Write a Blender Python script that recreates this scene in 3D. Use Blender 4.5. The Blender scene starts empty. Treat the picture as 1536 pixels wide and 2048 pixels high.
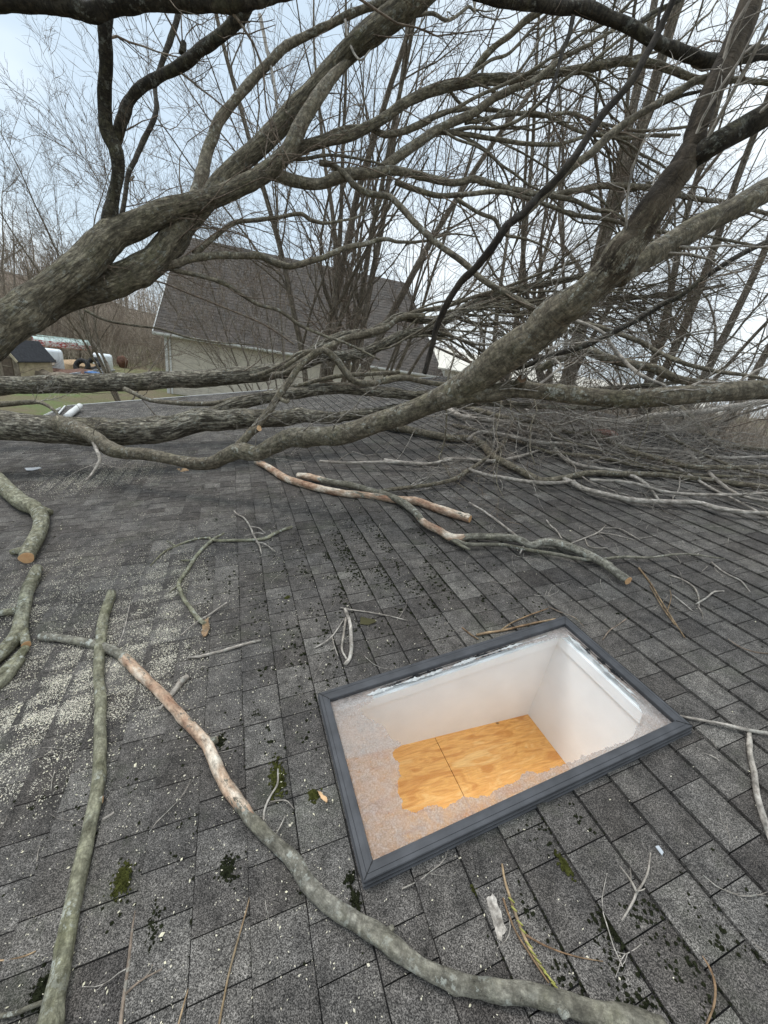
import bpy, math, random
import numpy as np
from mathutils import Matrix, noise as mnoise, Vector
random.seed(7); rng = np.random.default_rng(11)

# ---------------------------------------------------------------- camera, sky, sun
F = 769.0; PX, PY = 768.0, 1024.0            # focal length and centre in photograph pixels
CAMZ = 4.6                                   # eye height over the yard
M = np.array([[0.98634056, 0.16471887, 0.0],
              [0.06216402, -0.37223966, 0.92605252],
              [0.15253833, -0.91340316, -0.37739467]])   # camera (x right, y down, z forward) -> world
CAM = np.array([0.0, 0.0, CAMZ])
scene = bpy.context.scene
col = scene.collection
cd = bpy.data.cameras.new("camera"); cam = bpy.data.objects.new("camera", cd); col.objects.link(cam)
cd.sensor_fit = 'VERTICAL'; cd.sensor_height = 24.0; cd.lens = 24.0 * F / 2048.0
cd.clip_start = 0.02; cd.clip_end = 2000
R = Matrix([[M[0][0], -M[0][1], -M[0][2]], [M[1][0], -M[1][1], -M[1][2]], [M[2][0], -M[2][1], -M[2][2]]])
cam.matrix_world = Matrix.Translation(Vector(CAM)) @ R.to_4x4()
scene.camera = cam
scene.render.resolution_x = 768; scene.render.resolution_y = 1024
scene.view_settings.view_transform = 'Standard'; scene.view_settings.look = 'None'
scene.view_settings.exposure = 0.68; scene.view_settings.gamma = 1.0
scene.render.engine = 'CYCLES'
SUN_EL, SUN_AZ = math.radians(52), math.radians(-70)      # azimuth from +Y, negative = to the left

w = bpy.data.worlds.new("World"); scene.world = w; w.use_nodes = True
nt = w.node_tree; nt.nodes.clear()
N = nt.nodes.new; L = nt.links.new
out = N('ShaderNodeOutputWorld'); bg = N('ShaderNodeBackground'); bg.inputs['Strength'].default_value = 0.12
sky = N('ShaderNodeTexSky'); sky.sky_type = 'NISHITA'; sky.sun_disc = False
sky.sun_elevation = SUN_EL; sky.sun_rotation = SUN_AZ; sky.air_density = 1.0; sky.dust_density = 2.0
tc = N('ShaderNodeTexCoord'); mp = N('ShaderNodeMapping'); mp.inputs['Scale'].default_value = (1, 1, 2.2)
mp.inputs['Location'].default_value = (1.3, 0.2, 0.4)
nz = N('ShaderNodeTexNoise'); nz.inputs['Scale'].default_value = 1.6; nz.inputs['Detail'].default_value = 5; nz.inputs['Roughness'].default_value = 0.5
cr = N('ShaderNodeValToRGB'); cr.color_ramp.elements[0].position = 0.34; cr.color_ramp.elements[0].color = (0.45, 0.545, 0.63, 1)
cr.color_ramp.elements[1].position = 0.62; cr.color_ramp.elements[1].color = (0.74, 0.79, 0.815, 1)
# the cloud is thinner (bluer) towards the left, whiter ahead and to the right
sp = N('ShaderNodeSeparateXYZ'); ma = N('ShaderNodeMath'); ma.operation = 'MULTIPLY_ADD'; ma.inputs[1].default_value = 0.22
L(tc.outputs['Generated'], mp.inputs['Vector']); L(mp.outputs['Vector'], nz.inputs['Vector'])
L(tc.outputs['Generated'], sp.inputs[0]); L(sp.outputs['X'], ma.inputs[0]); L(nz.outputs['Fac'], ma.inputs[2]); L(ma.outputs[0], cr.inputs['Fac'])
sc = N('ShaderNodeVectorMath'); sc.operation = 'SCALE'; sc.inputs['Scale'].default_value = 8.0
L(cr.outputs['Color'], sc.inputs[0])
mx = N('ShaderNodeMix'); mx.data_type = 'RGBA'; mx.inputs['Factor'].default_value = 0.9
L(sky.outputs['Color'], mx.inputs['A']); L(sc.outputs['Vector'], mx.inputs['B'])
zr = N('ShaderNodeMapRange'); zr.inputs['From Min'].default_value = .72; zr.inputs['From Max'].default_value = 1.0; zr.inputs['To Min'].default_value = 1.0; zr.inputs['To Max'].default_value = 2.6; zr.interpolation_type = 'SMOOTHSTEP'
L(sp.outputs['Z'], zr.inputs['Value']); zs = N('ShaderNodeVectorMath'); zs.operation = 'SCALE'; L(mx.outputs['Result'], zs.inputs[0]); L(zr.outputs[0], zs.inputs['Scale'])   # an overcast sky is brightest overhead
L(zs.outputs['Vector'], bg.inputs['Color']); L(bg.outputs[0], out.inputs['Surface'])

sd = bpy.data.lights.new("sun", 'SUN'); sd.energy = 1.1; sd.angle = math.radians(20); sd.color = (1.0, 0.97, 0.93)
sun = bpy.data.objects.new("sun", sd); col.objects.link(sun)
sdir = Vector((math.sin(SUN_AZ) * math.cos(SUN_EL), math.cos(SUN_AZ) * math.cos(SUN_EL), math.sin(SUN_EL)))
sun.rotation_euler = sdir.to_track_quat('Z', 'Y').to_euler()

# ---------------------------------------------------------------- geometry of the place
D1 = np.array([-0.40108269, 0.91604185, 0.0]); D2 = np.array([0.89911077, 0.39366953, 0.19137431])
NR = np.cross(D1, D2); NR = NR / np.linalg.norm(NR)
if NR[2] < 0: NR = -NR
D2H = np.array([D2[0], D2[1], 0]); D2H /= np.linalg.norm(D2H)
H = 1.45                                     # eye height over the roof plane
def ray(x, y): return M @ np.array([x - PX, y - PY, F])
def at(x, y, d): return CAM + M @ (np.array([(x - PX) / F, (y - PY) / F, 1.0]) * d)
def on_roof(x, y, off=0.0):
    r = ray(x, y); return CAM + r * (-(H - off) / (r @ NR))
def RP(u, v, n=0.0): return CAM + D1 * u + D2 * v + NR * (n - H)
def UV(p):
    q = np.asarray(p) - CAM; return q @ D1, q @ D2, q @ NR + H
def ground(x, y, z=0.0):
    r = ray(x, y); return CAM + r * ((z - CAMZ) / r[2])
def polar(x, y, dist):                      # a point on the ray at a horizontal distance
    r = ray(x, y); return CAM + r * (dist / math.hypot(r[0], r[1]))
def proj(p):
    c = M.T @ (np.asarray(p) - CAM); return PX + F * c[0] / c[2], PY + F * c[1] / c[2], c[2]
def nrm(a): return a / np.maximum(np.linalg.norm(a, axis=-1, keepdims=True), 1e-9)

# ---------------------------------------------------------------- object helpers
def props(o, label=None, cat=None, group=None, kind=None):
    if label: o['label'] = label
    if cat: o['category'] = cat
    if group: o['group'] = group
    if kind: o['kind'] = kind
    return o
def empty(name, loc, label=None, cat=None, group=None):
    o = bpy.data.objects.new(name, None); o.empty_display_size = 0.1; o.location = Vector(loc); col.objects.link(o)
    return props(o, label, cat, group)
def mesh(name, V, Fc, mat, parent=None, smooth=True, attrs=None, fattrs=None, mats=None):
    me = bpy.data.meshes.new(name)
    V = np.asarray(V, dtype=np.float64)
    if parent is not None: V = V - np.array(parent.matrix_world.translation if parent.parent is None and False else WLOC(parent))
    me.from_pydata(V.tolist(), [], Fc if isinstance(Fc, list) else Fc.tolist())
    for m_ in (mats or [mat]): me.materials.append(m_)
    if smooth: me.polygons.foreach_set('use_smooth', [True] * len(me.polygons))
    for k, a in (attrs or {}).items():
        a = np.asarray(a, dtype=np.float32)
        if a.ndim == 2:
            at_ = me.attributes.new(k, 'FLOAT_VECTOR', 'POINT'); at_.data.foreach_set('vector', a.ravel())
        else:
            at_ = me.attributes.new(k, 'FLOAT', 'POINT'); at_.data.foreach_set('value', a)
    for k, a in (fattrs or {}).items():
        at_ = me.attributes.new(k, 'FLOAT', 'FACE'); at_.data.foreach_set('value', np.asarray(a, dtype=np.float32))
    me.update()
    o = bpy.data.objects.new(name, me); col.objects.link(o)
    if parent is not None: o.parent = parent
    return o
def WLOC(o):
    p = np.zeros(3)
    while o is not None: p = p + np.array(o.location); o = o.parent
    return p

class MB:                                    # boxes and prisms gathered in one mesh
    def __init__(s): s.v = []; s.f = []
    def box(s, c, ax, ay, az, sx, sy, sz):   # centre, three axes, full sizes
        c = np.asarray(c, float); b = len(s.v)
        for k in (-.5, .5):
            for j in (-.5, .5):
                for i in (-.5, .5): s.v.append(c + np.asarray(ax) * sx * i + np.asarray(ay) * sy * j + np.asarray(az) * sz * k)
        for q in ((0, 2, 3, 1), (4, 5, 7, 6), (0, 1, 5, 4), (2, 6, 7, 3), (0, 4, 6, 2), (1, 3, 7, 5)): s.f.append([b + i for i in q])
        return s
    def hexa(s, pts):                        # 8 points: bottom ring of 4, top ring of 4
        b = len(s.v); s.v += [np.asarray(p, float) for p in pts]
        for q in ((3, 2, 1, 0), (4, 5, 6, 7), (0, 1, 5, 4), (1, 2, 6, 5), (2, 3, 7, 6), (3, 0, 4, 7)): s.f.append([b + i for i in q])
        return s
    def poly(s, pts): b = len(s.v); s.v += [np.asarray(p, float) for p in pts]; s.f.append(list(range(b, b + len(pts)))); return s
    def build(s, name, mat, parent=None, smooth=False, bevel=0):
        o = mesh(name, s.v, s.f, mat, parent, smooth)
        if bevel:
            m_ = o.modifiers.new('bevel', 'BEVEL'); m_.width = bevel; m_.segments = 2; m_.limit_method = 'ANGLE'
        return o
X = np.array([1., 0, 0]); Y = np.array([0, 1., 0]); Z = np.array([0, 0, 1.])

# ---------------------------------------------------------------- materials
def newmat(name):
    m_ = bpy.data.materials.new(name); m_.use_nodes = True; t = m_.node_tree; t.nodes.clear()
    o = t.nodes.new('ShaderNodeOutputMaterial'); b = t.nodes.new('ShaderNodeBsdfPrincipled'); t.links.new(b.outputs[0], o.inputs['Surface'])
    b.inputs['Roughness'].default_value = 0.9; b.inputs['Specular IOR Level'].default_value = 0.25
    return m_, t, b, o
def node(t, kind, **kw):
    n = t.nodes.new(kind)
    for k, v in kw.items():
        if k in ('op', 'operation'): n.operation = v
        elif isinstance(k, str) and hasattr(n, k) and not k[0].isupper(): setattr(n, k, v)
        else: n.inputs[k.replace('_', ' ')].default_value = v
    return n
def ramp(t, src, stops):
    n = t.nodes.new('ShaderNodeValToRGB'); e = n.color_ramp.elements
    while len(e) < len(stops): e.new(0.5)
    for i, (p, c) in enumerate(stops):
        e[i].position = p; e[i].color = (c, c, c, 1) if not isinstance(c, tuple) else (*c, 1)
    t.links.new(src, n.inputs['Fac']); return n.outputs['Color']
def mixc(t, fac, a, b, mode='MIX'):
    n = t.nodes.new('ShaderNodeMix'); n.data_type = 'RGBA'; n.blend_type = mode
    for s, v in (('Factor', fac), ('A', a), ('B', b)):
        if hasattr(v, 'links') or hasattr(v, 'is_output'): t.links.new(v, n.inputs[s])
        else: n.inputs[s].default_value = v if not isinstance(v, tuple) else (*v, 1)
    return n.outputs['Result']
def noise_(t, vec, scale, detail=4, rough=.55, sc=(1, 1, 1), dist=0.0):
    mp_ = t.nodes.new('ShaderNodeMapping'); mp_.inputs['Scale'].default_value = sc; t.links.new(vec, mp_.inputs['Vector'])
    n = t.nodes.new('ShaderNodeTexNoise'); n.inputs['Scale'].default_value = scale; n.inputs['Detail'].default_value = detail
    n.inputs['Roughness'].default_value = rough; n.inputs['Distortion'].default_value = dist; t.links.new(mp_.outputs[0], n.inputs['Vector'])
    return n.outputs['Fac']
def voro_(t, vec, scale, sc=(1, 1, 1), feature='F1'):
    mp_ = t.nodes.new('ShaderNodeMapping'); mp_.inputs['Scale'].default_value = sc; t.links.new(vec, mp_.inputs['Vector'])
    n = t.nodes.new('ShaderNodeTexVoronoi'); n.feature = feature; n.inputs['Scale'].default_value = scale; t.links.new(mp_.outputs[0], n.inputs['Vector'])
    return n.outputs['Distance']
def bump(t, b, h, dist=0.01, strength=1.0, prev=None):
    n = t.nodes.new('ShaderNodeBump'); n.inputs['Distance'].default_value = dist; n.inputs['Strength'].default_value = strength
    t.links.new(h, n.inputs['Height'])
    if prev is not None: t.links.new(prev, n.inputs['Normal'])
    t.links.new(n.outputs[0], b.inputs['Normal']); return n.outputs[0]
def attr(t, name, fac=False):
    n = t.nodes.new('ShaderNodeAttribute'); n.attribute_name = name; return n.outputs['Fac' if fac else 'Vector']
def objco(t): return t.nodes.new('ShaderNodeTexCoord').outputs['Object']
def simple(name, c, rough=.8, var=.25, scale=8, spec=.25, metal=0, bd=0.0):
    m_, t, b, o = newmat(name); v = objco(t); n = noise_(t, v, scale)
    c2 = tuple(x * (1 - var) for x in c); c3 = tuple(min(1, x * (1 + var)) for x in c)
    t.links.new(ramp(t, n, [(.3, c2), (.7, c3)]), b.inputs['Base Color'])
    b.inputs['Roughness'].default_value = rough; b.inputs['Specular IOR Level'].default_value = spec; b.inputs['Metallic'].default_value = metal
    if bd: bump(t, b, noise_(t, v, scale * 4), bd)
    return m_

def bark(name, dark, mid, lite, furrow=0.0, ringy=0.0, lichen=0.3, moss=0.3, peel=None):
    m_, t, b, o = newmat(name); v = attr(t, 'tc')
    big = noise_(t, v, 2.2, 4); c = ramp(t, big, [(.35, mid), (.65, lite)])
    fine = noise_(t, v, 45, 5, .7, (1, 1, .35)); c = mixc(t, ramp(t, fine, [(.35, .75), (.62, 0.0)]), c, dark)
    geo = t.nodes.new('ShaderNodeNewGeometry'); sx = t.nodes.new('ShaderNodeSeparateXYZ'); t.links.new(geo.outputs['Normal'], sx.inputs[0])
    # algae grows on the upper and weather sides of the bark in soft patches
    mo = noise_(t, v, 5, 5, .7); c = mixc(t, ramp(t, mo, [(.5, 0.0), (.75, moss)]), c, (0.125, 0.125, 0.055))
    sp_ = t.nodes.new('ShaderNodeMix'); sp_.data_type = 'RGBA'; sp_.blend_type = 'MULTIPLY'; sp_.inputs['Factor'].default_value = 1; t.links.new(c, sp_.inputs['A'])
    t.links.new(ramp(t, noise_(t, v, 38, 6, .8, (1, 1, .6)), [(.30, .28), (.5, 1.0), (.68, 1.9)]), sp_.inputs['B']); c = sp_.outputs['Result']
    li = noise_(t, v, 26, 4, .75); li2 = noise_(t, v, 3.5, 2)
    mm = t.nodes.new('ShaderNodeMath'); mm.operation = 'MULTIPLY'
    t.links.new(ramp(t, li, [(.55, 0.0), (.60, 1.0)]), mm.inputs[0]); t.links.new(ramp(t, li2, [(.42, 0.0), (.6, lichen)]), mm.inputs[1])
    c = mixc(t, mm.outputs[0], c, (0.42, 0.43, 0.38))
    h = noise_(t, v, 60, 5, .65)
    if ringy:
        rg = noise_(t, v, 16, 5, .65, (1, 1, 2.6), 1.6); c = mixc(t, ramp(t, rg, [(.40, ringy), (.52, 0.0)]), c, dark)
        nb = bump(t, b, rg, .010, 1.0)
        nb = bump(t, b, h, .004, .7, nb)
    if furrow:
        fu = voro_(t, v, 16, (1.5, 1.5, .24), 'DISTANCE_TO_EDGE')
        wv = noise_(t, v, 24, 6, .7, (1.3, 1.3, .22), 1.2)
        c = mixc(t, ramp(t, wv, [(.43, furrow), (.55, 0.0)]), c, dark)
        nb = bump(t, b, wv, .06, 1.0)
        nb = bump(t, b, ramp(t, fu, [(0, 0.0), (.10, 1.0)]), .010, .6, nb)
        nb = bump(t, b, h, .004, .6, nb)
    if peel:
        pa = attr(t, 'peel', True); pn = noise_(t, v, 22, 6, .78, (1, 1, .4)); ad = t.nodes.new('ShaderNodeMath'); ad.operation = 'ADD'
        t.links.new(pa, ad.inputs[0]); t.links.new(pn, ad.inputs[1])
        k = ramp(t, ad.outputs[0], [(.96, 0.0), (1.0, 1.0)])
        pc = ramp(t, noise_(t, v, 9, 4, .6, (1, 1, .5)), [(.36, peel[0]), (.5, peel[1]), (.62, peel[2])])
        pm = t.nodes.new('ShaderNodeMix'); pm.data_type = 'RGBA'; pm.blend_type = 'MULTIPLY'; pm.inputs['Factor'].default_value = 1; t.links.new(pc, pm.inputs['A'])
        t.links.new(ramp(t, noise_(t, v, 48, 6, .8, (1, 1, .45)), [(.34, .42), (.5, 1.0), (.66, 1.45)]), pm.inputs['B'])
        c = mixc(t, k, c, pm.outputs['Result'])
    t.links.new(c, b.inputs['Base Color'])
    if not ringy and not furrow: bump(t, b, h, .004, .8)
    return m_
M_furrow = bark('bark_furrowed', (.045, .036, .026), (.27, .235, .17), (.50, .455, .36), furrow=.9, lichen=.7, moss=.5)
M_trunk = bark('bark_old_limb', (.045, .036, .024), (.20, .17, .115), (.31, .275, .195), furrow=.6, lichen=.5, moss=.6)
M_smooth = bark('bark_young_limb', (.045, .036, .026), (.155, .13, .092), (.24, .21, .155), ringy=.5, lichen=.6, moss=.35)
M_near = bark('bark_silhouetted_limb', (.014, .011, .009), (.040, .034, .025), (.075, .064, .048), ringy=.7, lichen=.3, moss=.3)  # silhouette shade of the near limbs is put into the bark colour
M_limbmix = bark('bark_olive_to_shaded_brown', (.045, .036, .026), (.155, .13, .092), (.24, .21, .155), ringy=.5, lichen=.6, moss=.35, peel=((.026, .020, .014), (.064, .049, .034), (.115, .092, .066)))  # second tone: browner bark plus painted silhouette shade, not peeling
M_brown = bark('bark_brown_limb', (.018, .013, .010), (.062, .046, .033), (.105, .085, .062), ringy=.4, lichen=.35, moss=.35)
M_lichen = bark('bark_lichen_limb', (.075, .068, .042), (.19, .18, .12), (.31, .30, .22), ringy=.3, lichen=1.0, moss=.7)
M_peel = bark('bark_peeling_limb', (.08, .072, .055), (.18, .165, .125), (.29, .275, .23), ringy=.4, lichen=1.0, moss=.4,
              peel=((.27, .15, .095), (.45, .32, .225), (.68, .60, .49)))
M_twig = bark('bark_twig', (.055, .04, .03), (.165, .122, .09), (.25, .195, .15), lichen=.3, moss=.25)
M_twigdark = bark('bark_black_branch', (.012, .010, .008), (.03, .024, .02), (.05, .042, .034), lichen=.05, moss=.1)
M_twigpale = bark('bark_grey_twig', (.12, .10, .082), (.29, .255, .215), (.42, .385, .34), lichen=.4, moss=.1)
M_twigred = bark('bark_orange_twig', (.10, .06, .035), (.22, .135, .075), (.33, .25, .15), lichen=.1, moss=.2)
M_far = bark('bark_standing_tree', (.075, .06, .046), (.26, .215, .165), (.38, .33, .265), furrow=.7, lichen=.2, moss=.1)
def mat_cut():
    m_, t, b, o = newmat('cut_wood'); v = attr(t, 'tc')
    wv = t.nodes.new('ShaderNodeTexWave'); wv.wave_type = 'RINGS'; wv.rings_direction = 'Z'; wv.inputs['Scale'].default_value = 130; wv.inputs['Distortion'].default_value = 2.0
    t.links.new(v, wv.inputs['Vector'])
    c = ramp(t, wv.outputs['Fac'], [(.0, (.50, .28, .13)), (1., (.66, .43, .24))]); n = noise_(t, v, 25)
    t.links.new(mixc(t, ramp(t, n, [(.4, 0.0), (.8, .6)]), c, (.40, .18, .07)), b.inputs['Base Color']); bump(t, b, noise_(t, v, 90), .002)
    return m_
M_cut = mat_cut()
M_rotten = simple('rotten_wood', (.16, .10, .06), .95, .6, 60, bd=.01)
M_split = simple('split_wood', (.52, .33, .18), .8, .35, 30, bd=.004)

def mat_shingle():
    m_, t, b, o = newmat('asphalt_shingle'); v = objco(t); ra = attr(t, 'shade', True)
    gr = noise_(t, v, 330, 2, .8); g2 = noise_(t, v, 110, 3, .8); bl = noise_(t, v, 4.0, 4, .6); b2 = noise_(t, v, 1.1, 3, .6)
    c = ramp(t, ra, [(0.0, (.048, .042, .037)), (.35, (.067, .060, .053)), (.7, (.088, .080, .071)), (1.0, (.116, .107, .095))])
    c = mixc(t, ramp(t, bl, [(.35, .45), (.6, 0.0)]), c, (.055, .052, .05))
    c = mixc(t, ramp(t, noise_(t, v, 1.7, 3), [(.5, 0.0), (.75, .35)]), c, (.14, .125, .11))
    wm = t.nodes.new('ShaderNodeMix'); wm.data_type = 'RGBA'; wm.blend_type = 'MULTIPLY'; wm.inputs['Factor'].default_value = 1
    t.links.new(c, wm.inputs['A']); t.links.new(ramp(t, gr, [(.36, .18), (.5, .9), (.61, 2.4)]), wm.inputs['B'])
    wn = t.nodes.new('ShaderNodeMix'); wn.data_type = 'RGBA'; wn.blend_type = 'MULTIPLY'; wn.inputs['Factor'].default_value = 1
    t.links.new(wm.outputs['Result'], wn.inputs['A']); t.links.new(ramp(t, g2, [(.3, .62), (.7, 1.4)]), wn.inputs['B'])
    c_ = t.nodes.new('ShaderNodeMix'); c_.data_type = 'RGBA'; c_.blend_type = 'MULTIPLY'; c_.inputs['Factor'].default_value = 1; t.links.new(wn.outputs['Result'], c_.inputs['A']); t.links.new(ramp(t, noise_(t, v, 14, 5, .75), [(.35, .6), (.65, 1.35)]), c_.inputs['B']); wn = c_
    # thin grey-green algae film in broad patches
    c = mixc(t, ramp(t, noise_(t, v, 2.6, 5, .7), [(.56, 0.0), (.72, .28)]), wn.outputs['Result'], (.085, .095, .055))
    t.links.new(c, b.inputs['Base Color']); b.inputs['Roughness'].default_value = .92
    nb = bump(t, b, gr, .003, .6); bump(t, b, g2, .004, .4, nb)
    return m_
M_shingle = mat_shingle()

# ---------------------------------------------------------------- tubes
def catmull(P, k):
    P = np.asarray(P, float); n = len(P)
    if n < 3 or k < 2:
        t = np.linspace(0, n - 1, (n - 1) * max(k, 1) + 1); return np.stack([np.interp(t, range(n), P[:, i]) for i in range(P.shape[1])], 1)
    Q = np.vstack([2 * P[0] - P[1], P, 2 * P[-1] - P[-2]]); outp = []
    for i in range(n - 1):
        a, b_, c, d = Q[i:i + 4]
        for j in range(k):
            t = j / k
            outp.append(.5 * ((2 * b_) + (c - a) * t + (2 * a - 5 * b_ + 4 * c - d) * t * t + (3 * b_ - a - 3 * c + d) * t ** 3))
    outp.append(P[-1]); return np.array(outp)
def tube_geo(P, r, sides=10, lump=.06, seed=0, cap=True, ell=0.0):
    P = np.asarray(P, float); n = len(P); r = np.asarray(r, float)
    T = np.gradient(P, axis=0); T = nrm(T)
    u = np.cross(T[0], [0.13, 0.31, 0.94]); u = u / np.linalg.norm(u); U = [u]
    for i in range(1, n):
        u = u - T[i] * (u @ T[i]); u /= np.linalg.norm(u); U.append(u)
    U = np.array(U); W = np.cross(T, U)
    s = np.concatenate([[0], np.cumsum(np.linalg.norm(np.diff(P, axis=0), axis=1))])
    th = np.linspace(0, 2 * np.pi, sides, endpoint=False)
    ct, st = np.cos(th), np.sin(th); rm = float(np.mean(r)) + 1e-5
    RR = np.repeat(r[:, None], sides, 1)
    lump = lump * .78
    if lump:
        for i in range(n):
            for j in range(sides):
                q = Vector((ct[j] * 1.1 + seed * 3.7, st[j] * 1.1, s[i] / rm * .33))
                q2 = Vector((ct[j] * 2.6 + seed, st[j] * 2.6, s[i] / rm * .9))
                RR[i, j] *= 1 + lump * 1.6 * mnoise.noise(q) + lump * .9 * mnoise.noise(q2)
    if lump:
        kr = random.Random(seed * 13 + 5)
        for _ in range(int(s[-1] / (rm * 9)) if rm > .006 else 0):
            ks, ka, kw, kh = kr.uniform(0, s[-1]), kr.uniform(0, 6.28), kr.uniform(.5, 1.0) * rm, kr.uniform(.08, .30)
            da = np.abs((th - ka + np.pi) % (2 * np.pi) - np.pi); RR *= 1 + kh * np.exp(-((s - ks) / kw) ** 2)[:, None] * np.exp(-(da / .7) ** 2)[None, :]
    V = P[:, None, :] + RR[..., None] * (ct[None, :, None] * U[:, None, :] + st[None, :, None] * W[:, None, :])
    tcs = np.stack([np.broadcast_to(ct * 1.0, (n, sides)) * r[:, None] + seed * 1.7, np.broadcast_to(st, (n, sides)) * r[:, None], np.repeat(s[:, None], sides, 1) + seed * .9], -1)
    i = np.arange(n - 1)[:, None]; j = np.arange(sides)[None, :]; j2 = (j + 1) % sides
    Fq = np.stack([i * sides + j, i * sides + j2, (i + 1) * sides + j2, (i + 1) * sides + j], -1).reshape(-1, 4)
    Fl = Fq.tolist(); V = V.reshape(-1, 3); tcs = tcs.reshape(-1, 3)
    if cap:
        for k, idx in ((0, 0), (n - 1, (n - 1) * sides)):
            V = np.vstack([V, P[k]]); tcs = np.vstack([tcs, tcs[idx:idx + sides].mean(0)]); cidx = len(V) - 1
            for a in range(sides):
                e = [idx + a, idx + (a + 1) % sides, cidx]; Fl.append(e if k else e[::-1])
    return V, Fl, tcs, s
def parse(spec):
    rows = [[float(q) for q in a.split(',')] for a in spec.replace('\n', ' ').split(';') if a.strip()]
    xs = np.array([r_[0] for r_ in rows]); ys = np.array([r_[1] for r_ in rows])
    seg = np.concatenate([[0], np.cumsum(np.hypot(np.diff(xs), np.diff(ys)))])
    def fill(k):
        idx = [i for i, r_ in enumerate(rows) if len(r_) > k and r_[k] >= 0]
        return np.interp(seg, seg[idx], [rows[i][k] for i in idx]) if idx else None
    return xs, ys, fill(2), fill(3)
def trace(spec, lift=None, wf=1.0):
    """pixel polyline with widths -> world path and radii. Depths given, or resting on the roof (lift)."""
    xs, ys, ws, ds = parse(spec)
    n = len(xs); P = np.zeros((n, 3)); r = np.zeros(n); ws = ws * wf * (.75 if lift is None else .80)
    tx = np.gradient(xs); ty = np.gradient(ys); l = np.hypot(tx, ty) + 1e-9; nx, ny = -ty / l, tx / l
    for i in range(n):
        dx, dy = xs[i] - PX, ys[i] - PY; q = math.hypot(dx, dy) + 1e-6
        st = math.sqrt(1 + (q / F) ** 2 * ((nx[i] * dx + ny[i] * dy) / q) ** 2)
        if lift is None:
            d = ds[i]; r[i] = .5 * ws[i] * d / F / st; P[i] = at(xs[i], ys[i], d)
        else:
            off = .01
            for _ in range(4):
                p = on_roof(xs[i], ys[i], off); d = proj(p)[2]; r[i] = .5 * ws[i] * d / F / st; off = r[i] * .92 + .007 + lift
            P[i] = on_roof(xs[i], ys[i], off)
    return P, r
SEED = [0]
def branch(name, spec, mat, parent, lift=None, sides=12, k=5, lump=.07, wob=.08, label=None, peel=None, cap=True):
    P, r = trace(spec, lift); SEED[0] += 1; sd_ = SEED[0]
    Q = catmull(np.hstack([P, r[:, None]]), k); P2, r2 = Q[:, :3], np.maximum(Q[:, 3], .0012)
    if wob:
        s = np.concatenate([[0], np.cumsum(np.linalg.norm(np.diff(P2, axis=0), axis=1))])
        for i in range(len(P2)):
            f = s[i] / (r2[i] * 9 + .02)
            P2[i] += r2[i] * wob * 3 * np.array(mnoise.noise_vector(Vector((f, sd_ * 5.1, 0)))) * (0 if lift is not None and r2[i] > .03 else 1)
            r2[i] *= 1 + .10 * mnoise.noise(Vector((f * 1.7, sd_ * 2.3, 4)))
    V, Fc, tc_, s = tube_geo(P2, r2, sides, lump, sd_, cap)
    at_ = {'tc': tc_}
    if peel is not None:
        xs, ys, _, _ = parse(spec); t = np.linspace(0, len(xs) - 1, len(P2)); pv = np.interp(t, range(len(xs)), peel)
        pv = np.concatenate([np.repeat(pv, sides), [pv[0], pv[-1]] if cap else []]); at_['peel'] = pv
    o = mesh(name, V, Fc, mat, parent, True, at_)
    if label: o['label'] = label
    PATHS.append((P2, r2, parent)); return o, P2, r2
PATHS = []
def cutface(P, nvec, r, parent, name='cut_end', mat=None):
    nvec = nrm(np.asarray(nvec, float)); a = nrm(np.cross(nvec, [.2, .3, .9])); b_ = np.cross(nvec, a); V = []; T = []
    n = 24
    for k, (rr, zz) in enumerate(((1.0, 0), (.97, .05), (.5, .06))):
        for j in range(n):
            th = 2 * math.pi * j / n; q = r * rr * (1 + .05 * math.sin(3 * th + 1) + .03 * math.sin(5 * th))
            V.append(np.asarray(P) + a * math.cos(th) * q + b_ * math.sin(th) * q + nvec * zz * r); T.append((math.cos(th) * q, math.sin(th) * q, 0))
    V.append(np.asarray(P) + nvec * .06 * r); T.append((0, 0, 0)); Fc = []
    for k in (0, 1):
        for j in range(n): Fc.append([k * n + j, k * n + (j + 1) % n, (k + 1) * n + (j + 1) % n, (k + 1) * n + j])
    for j in range(n): Fc.append([2 * n + j, 2 * n + (j + 1) % n, 3 * n])
    return mesh(name, V, Fc, mat or M_cut, parent, False, {'tc': T})
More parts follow.
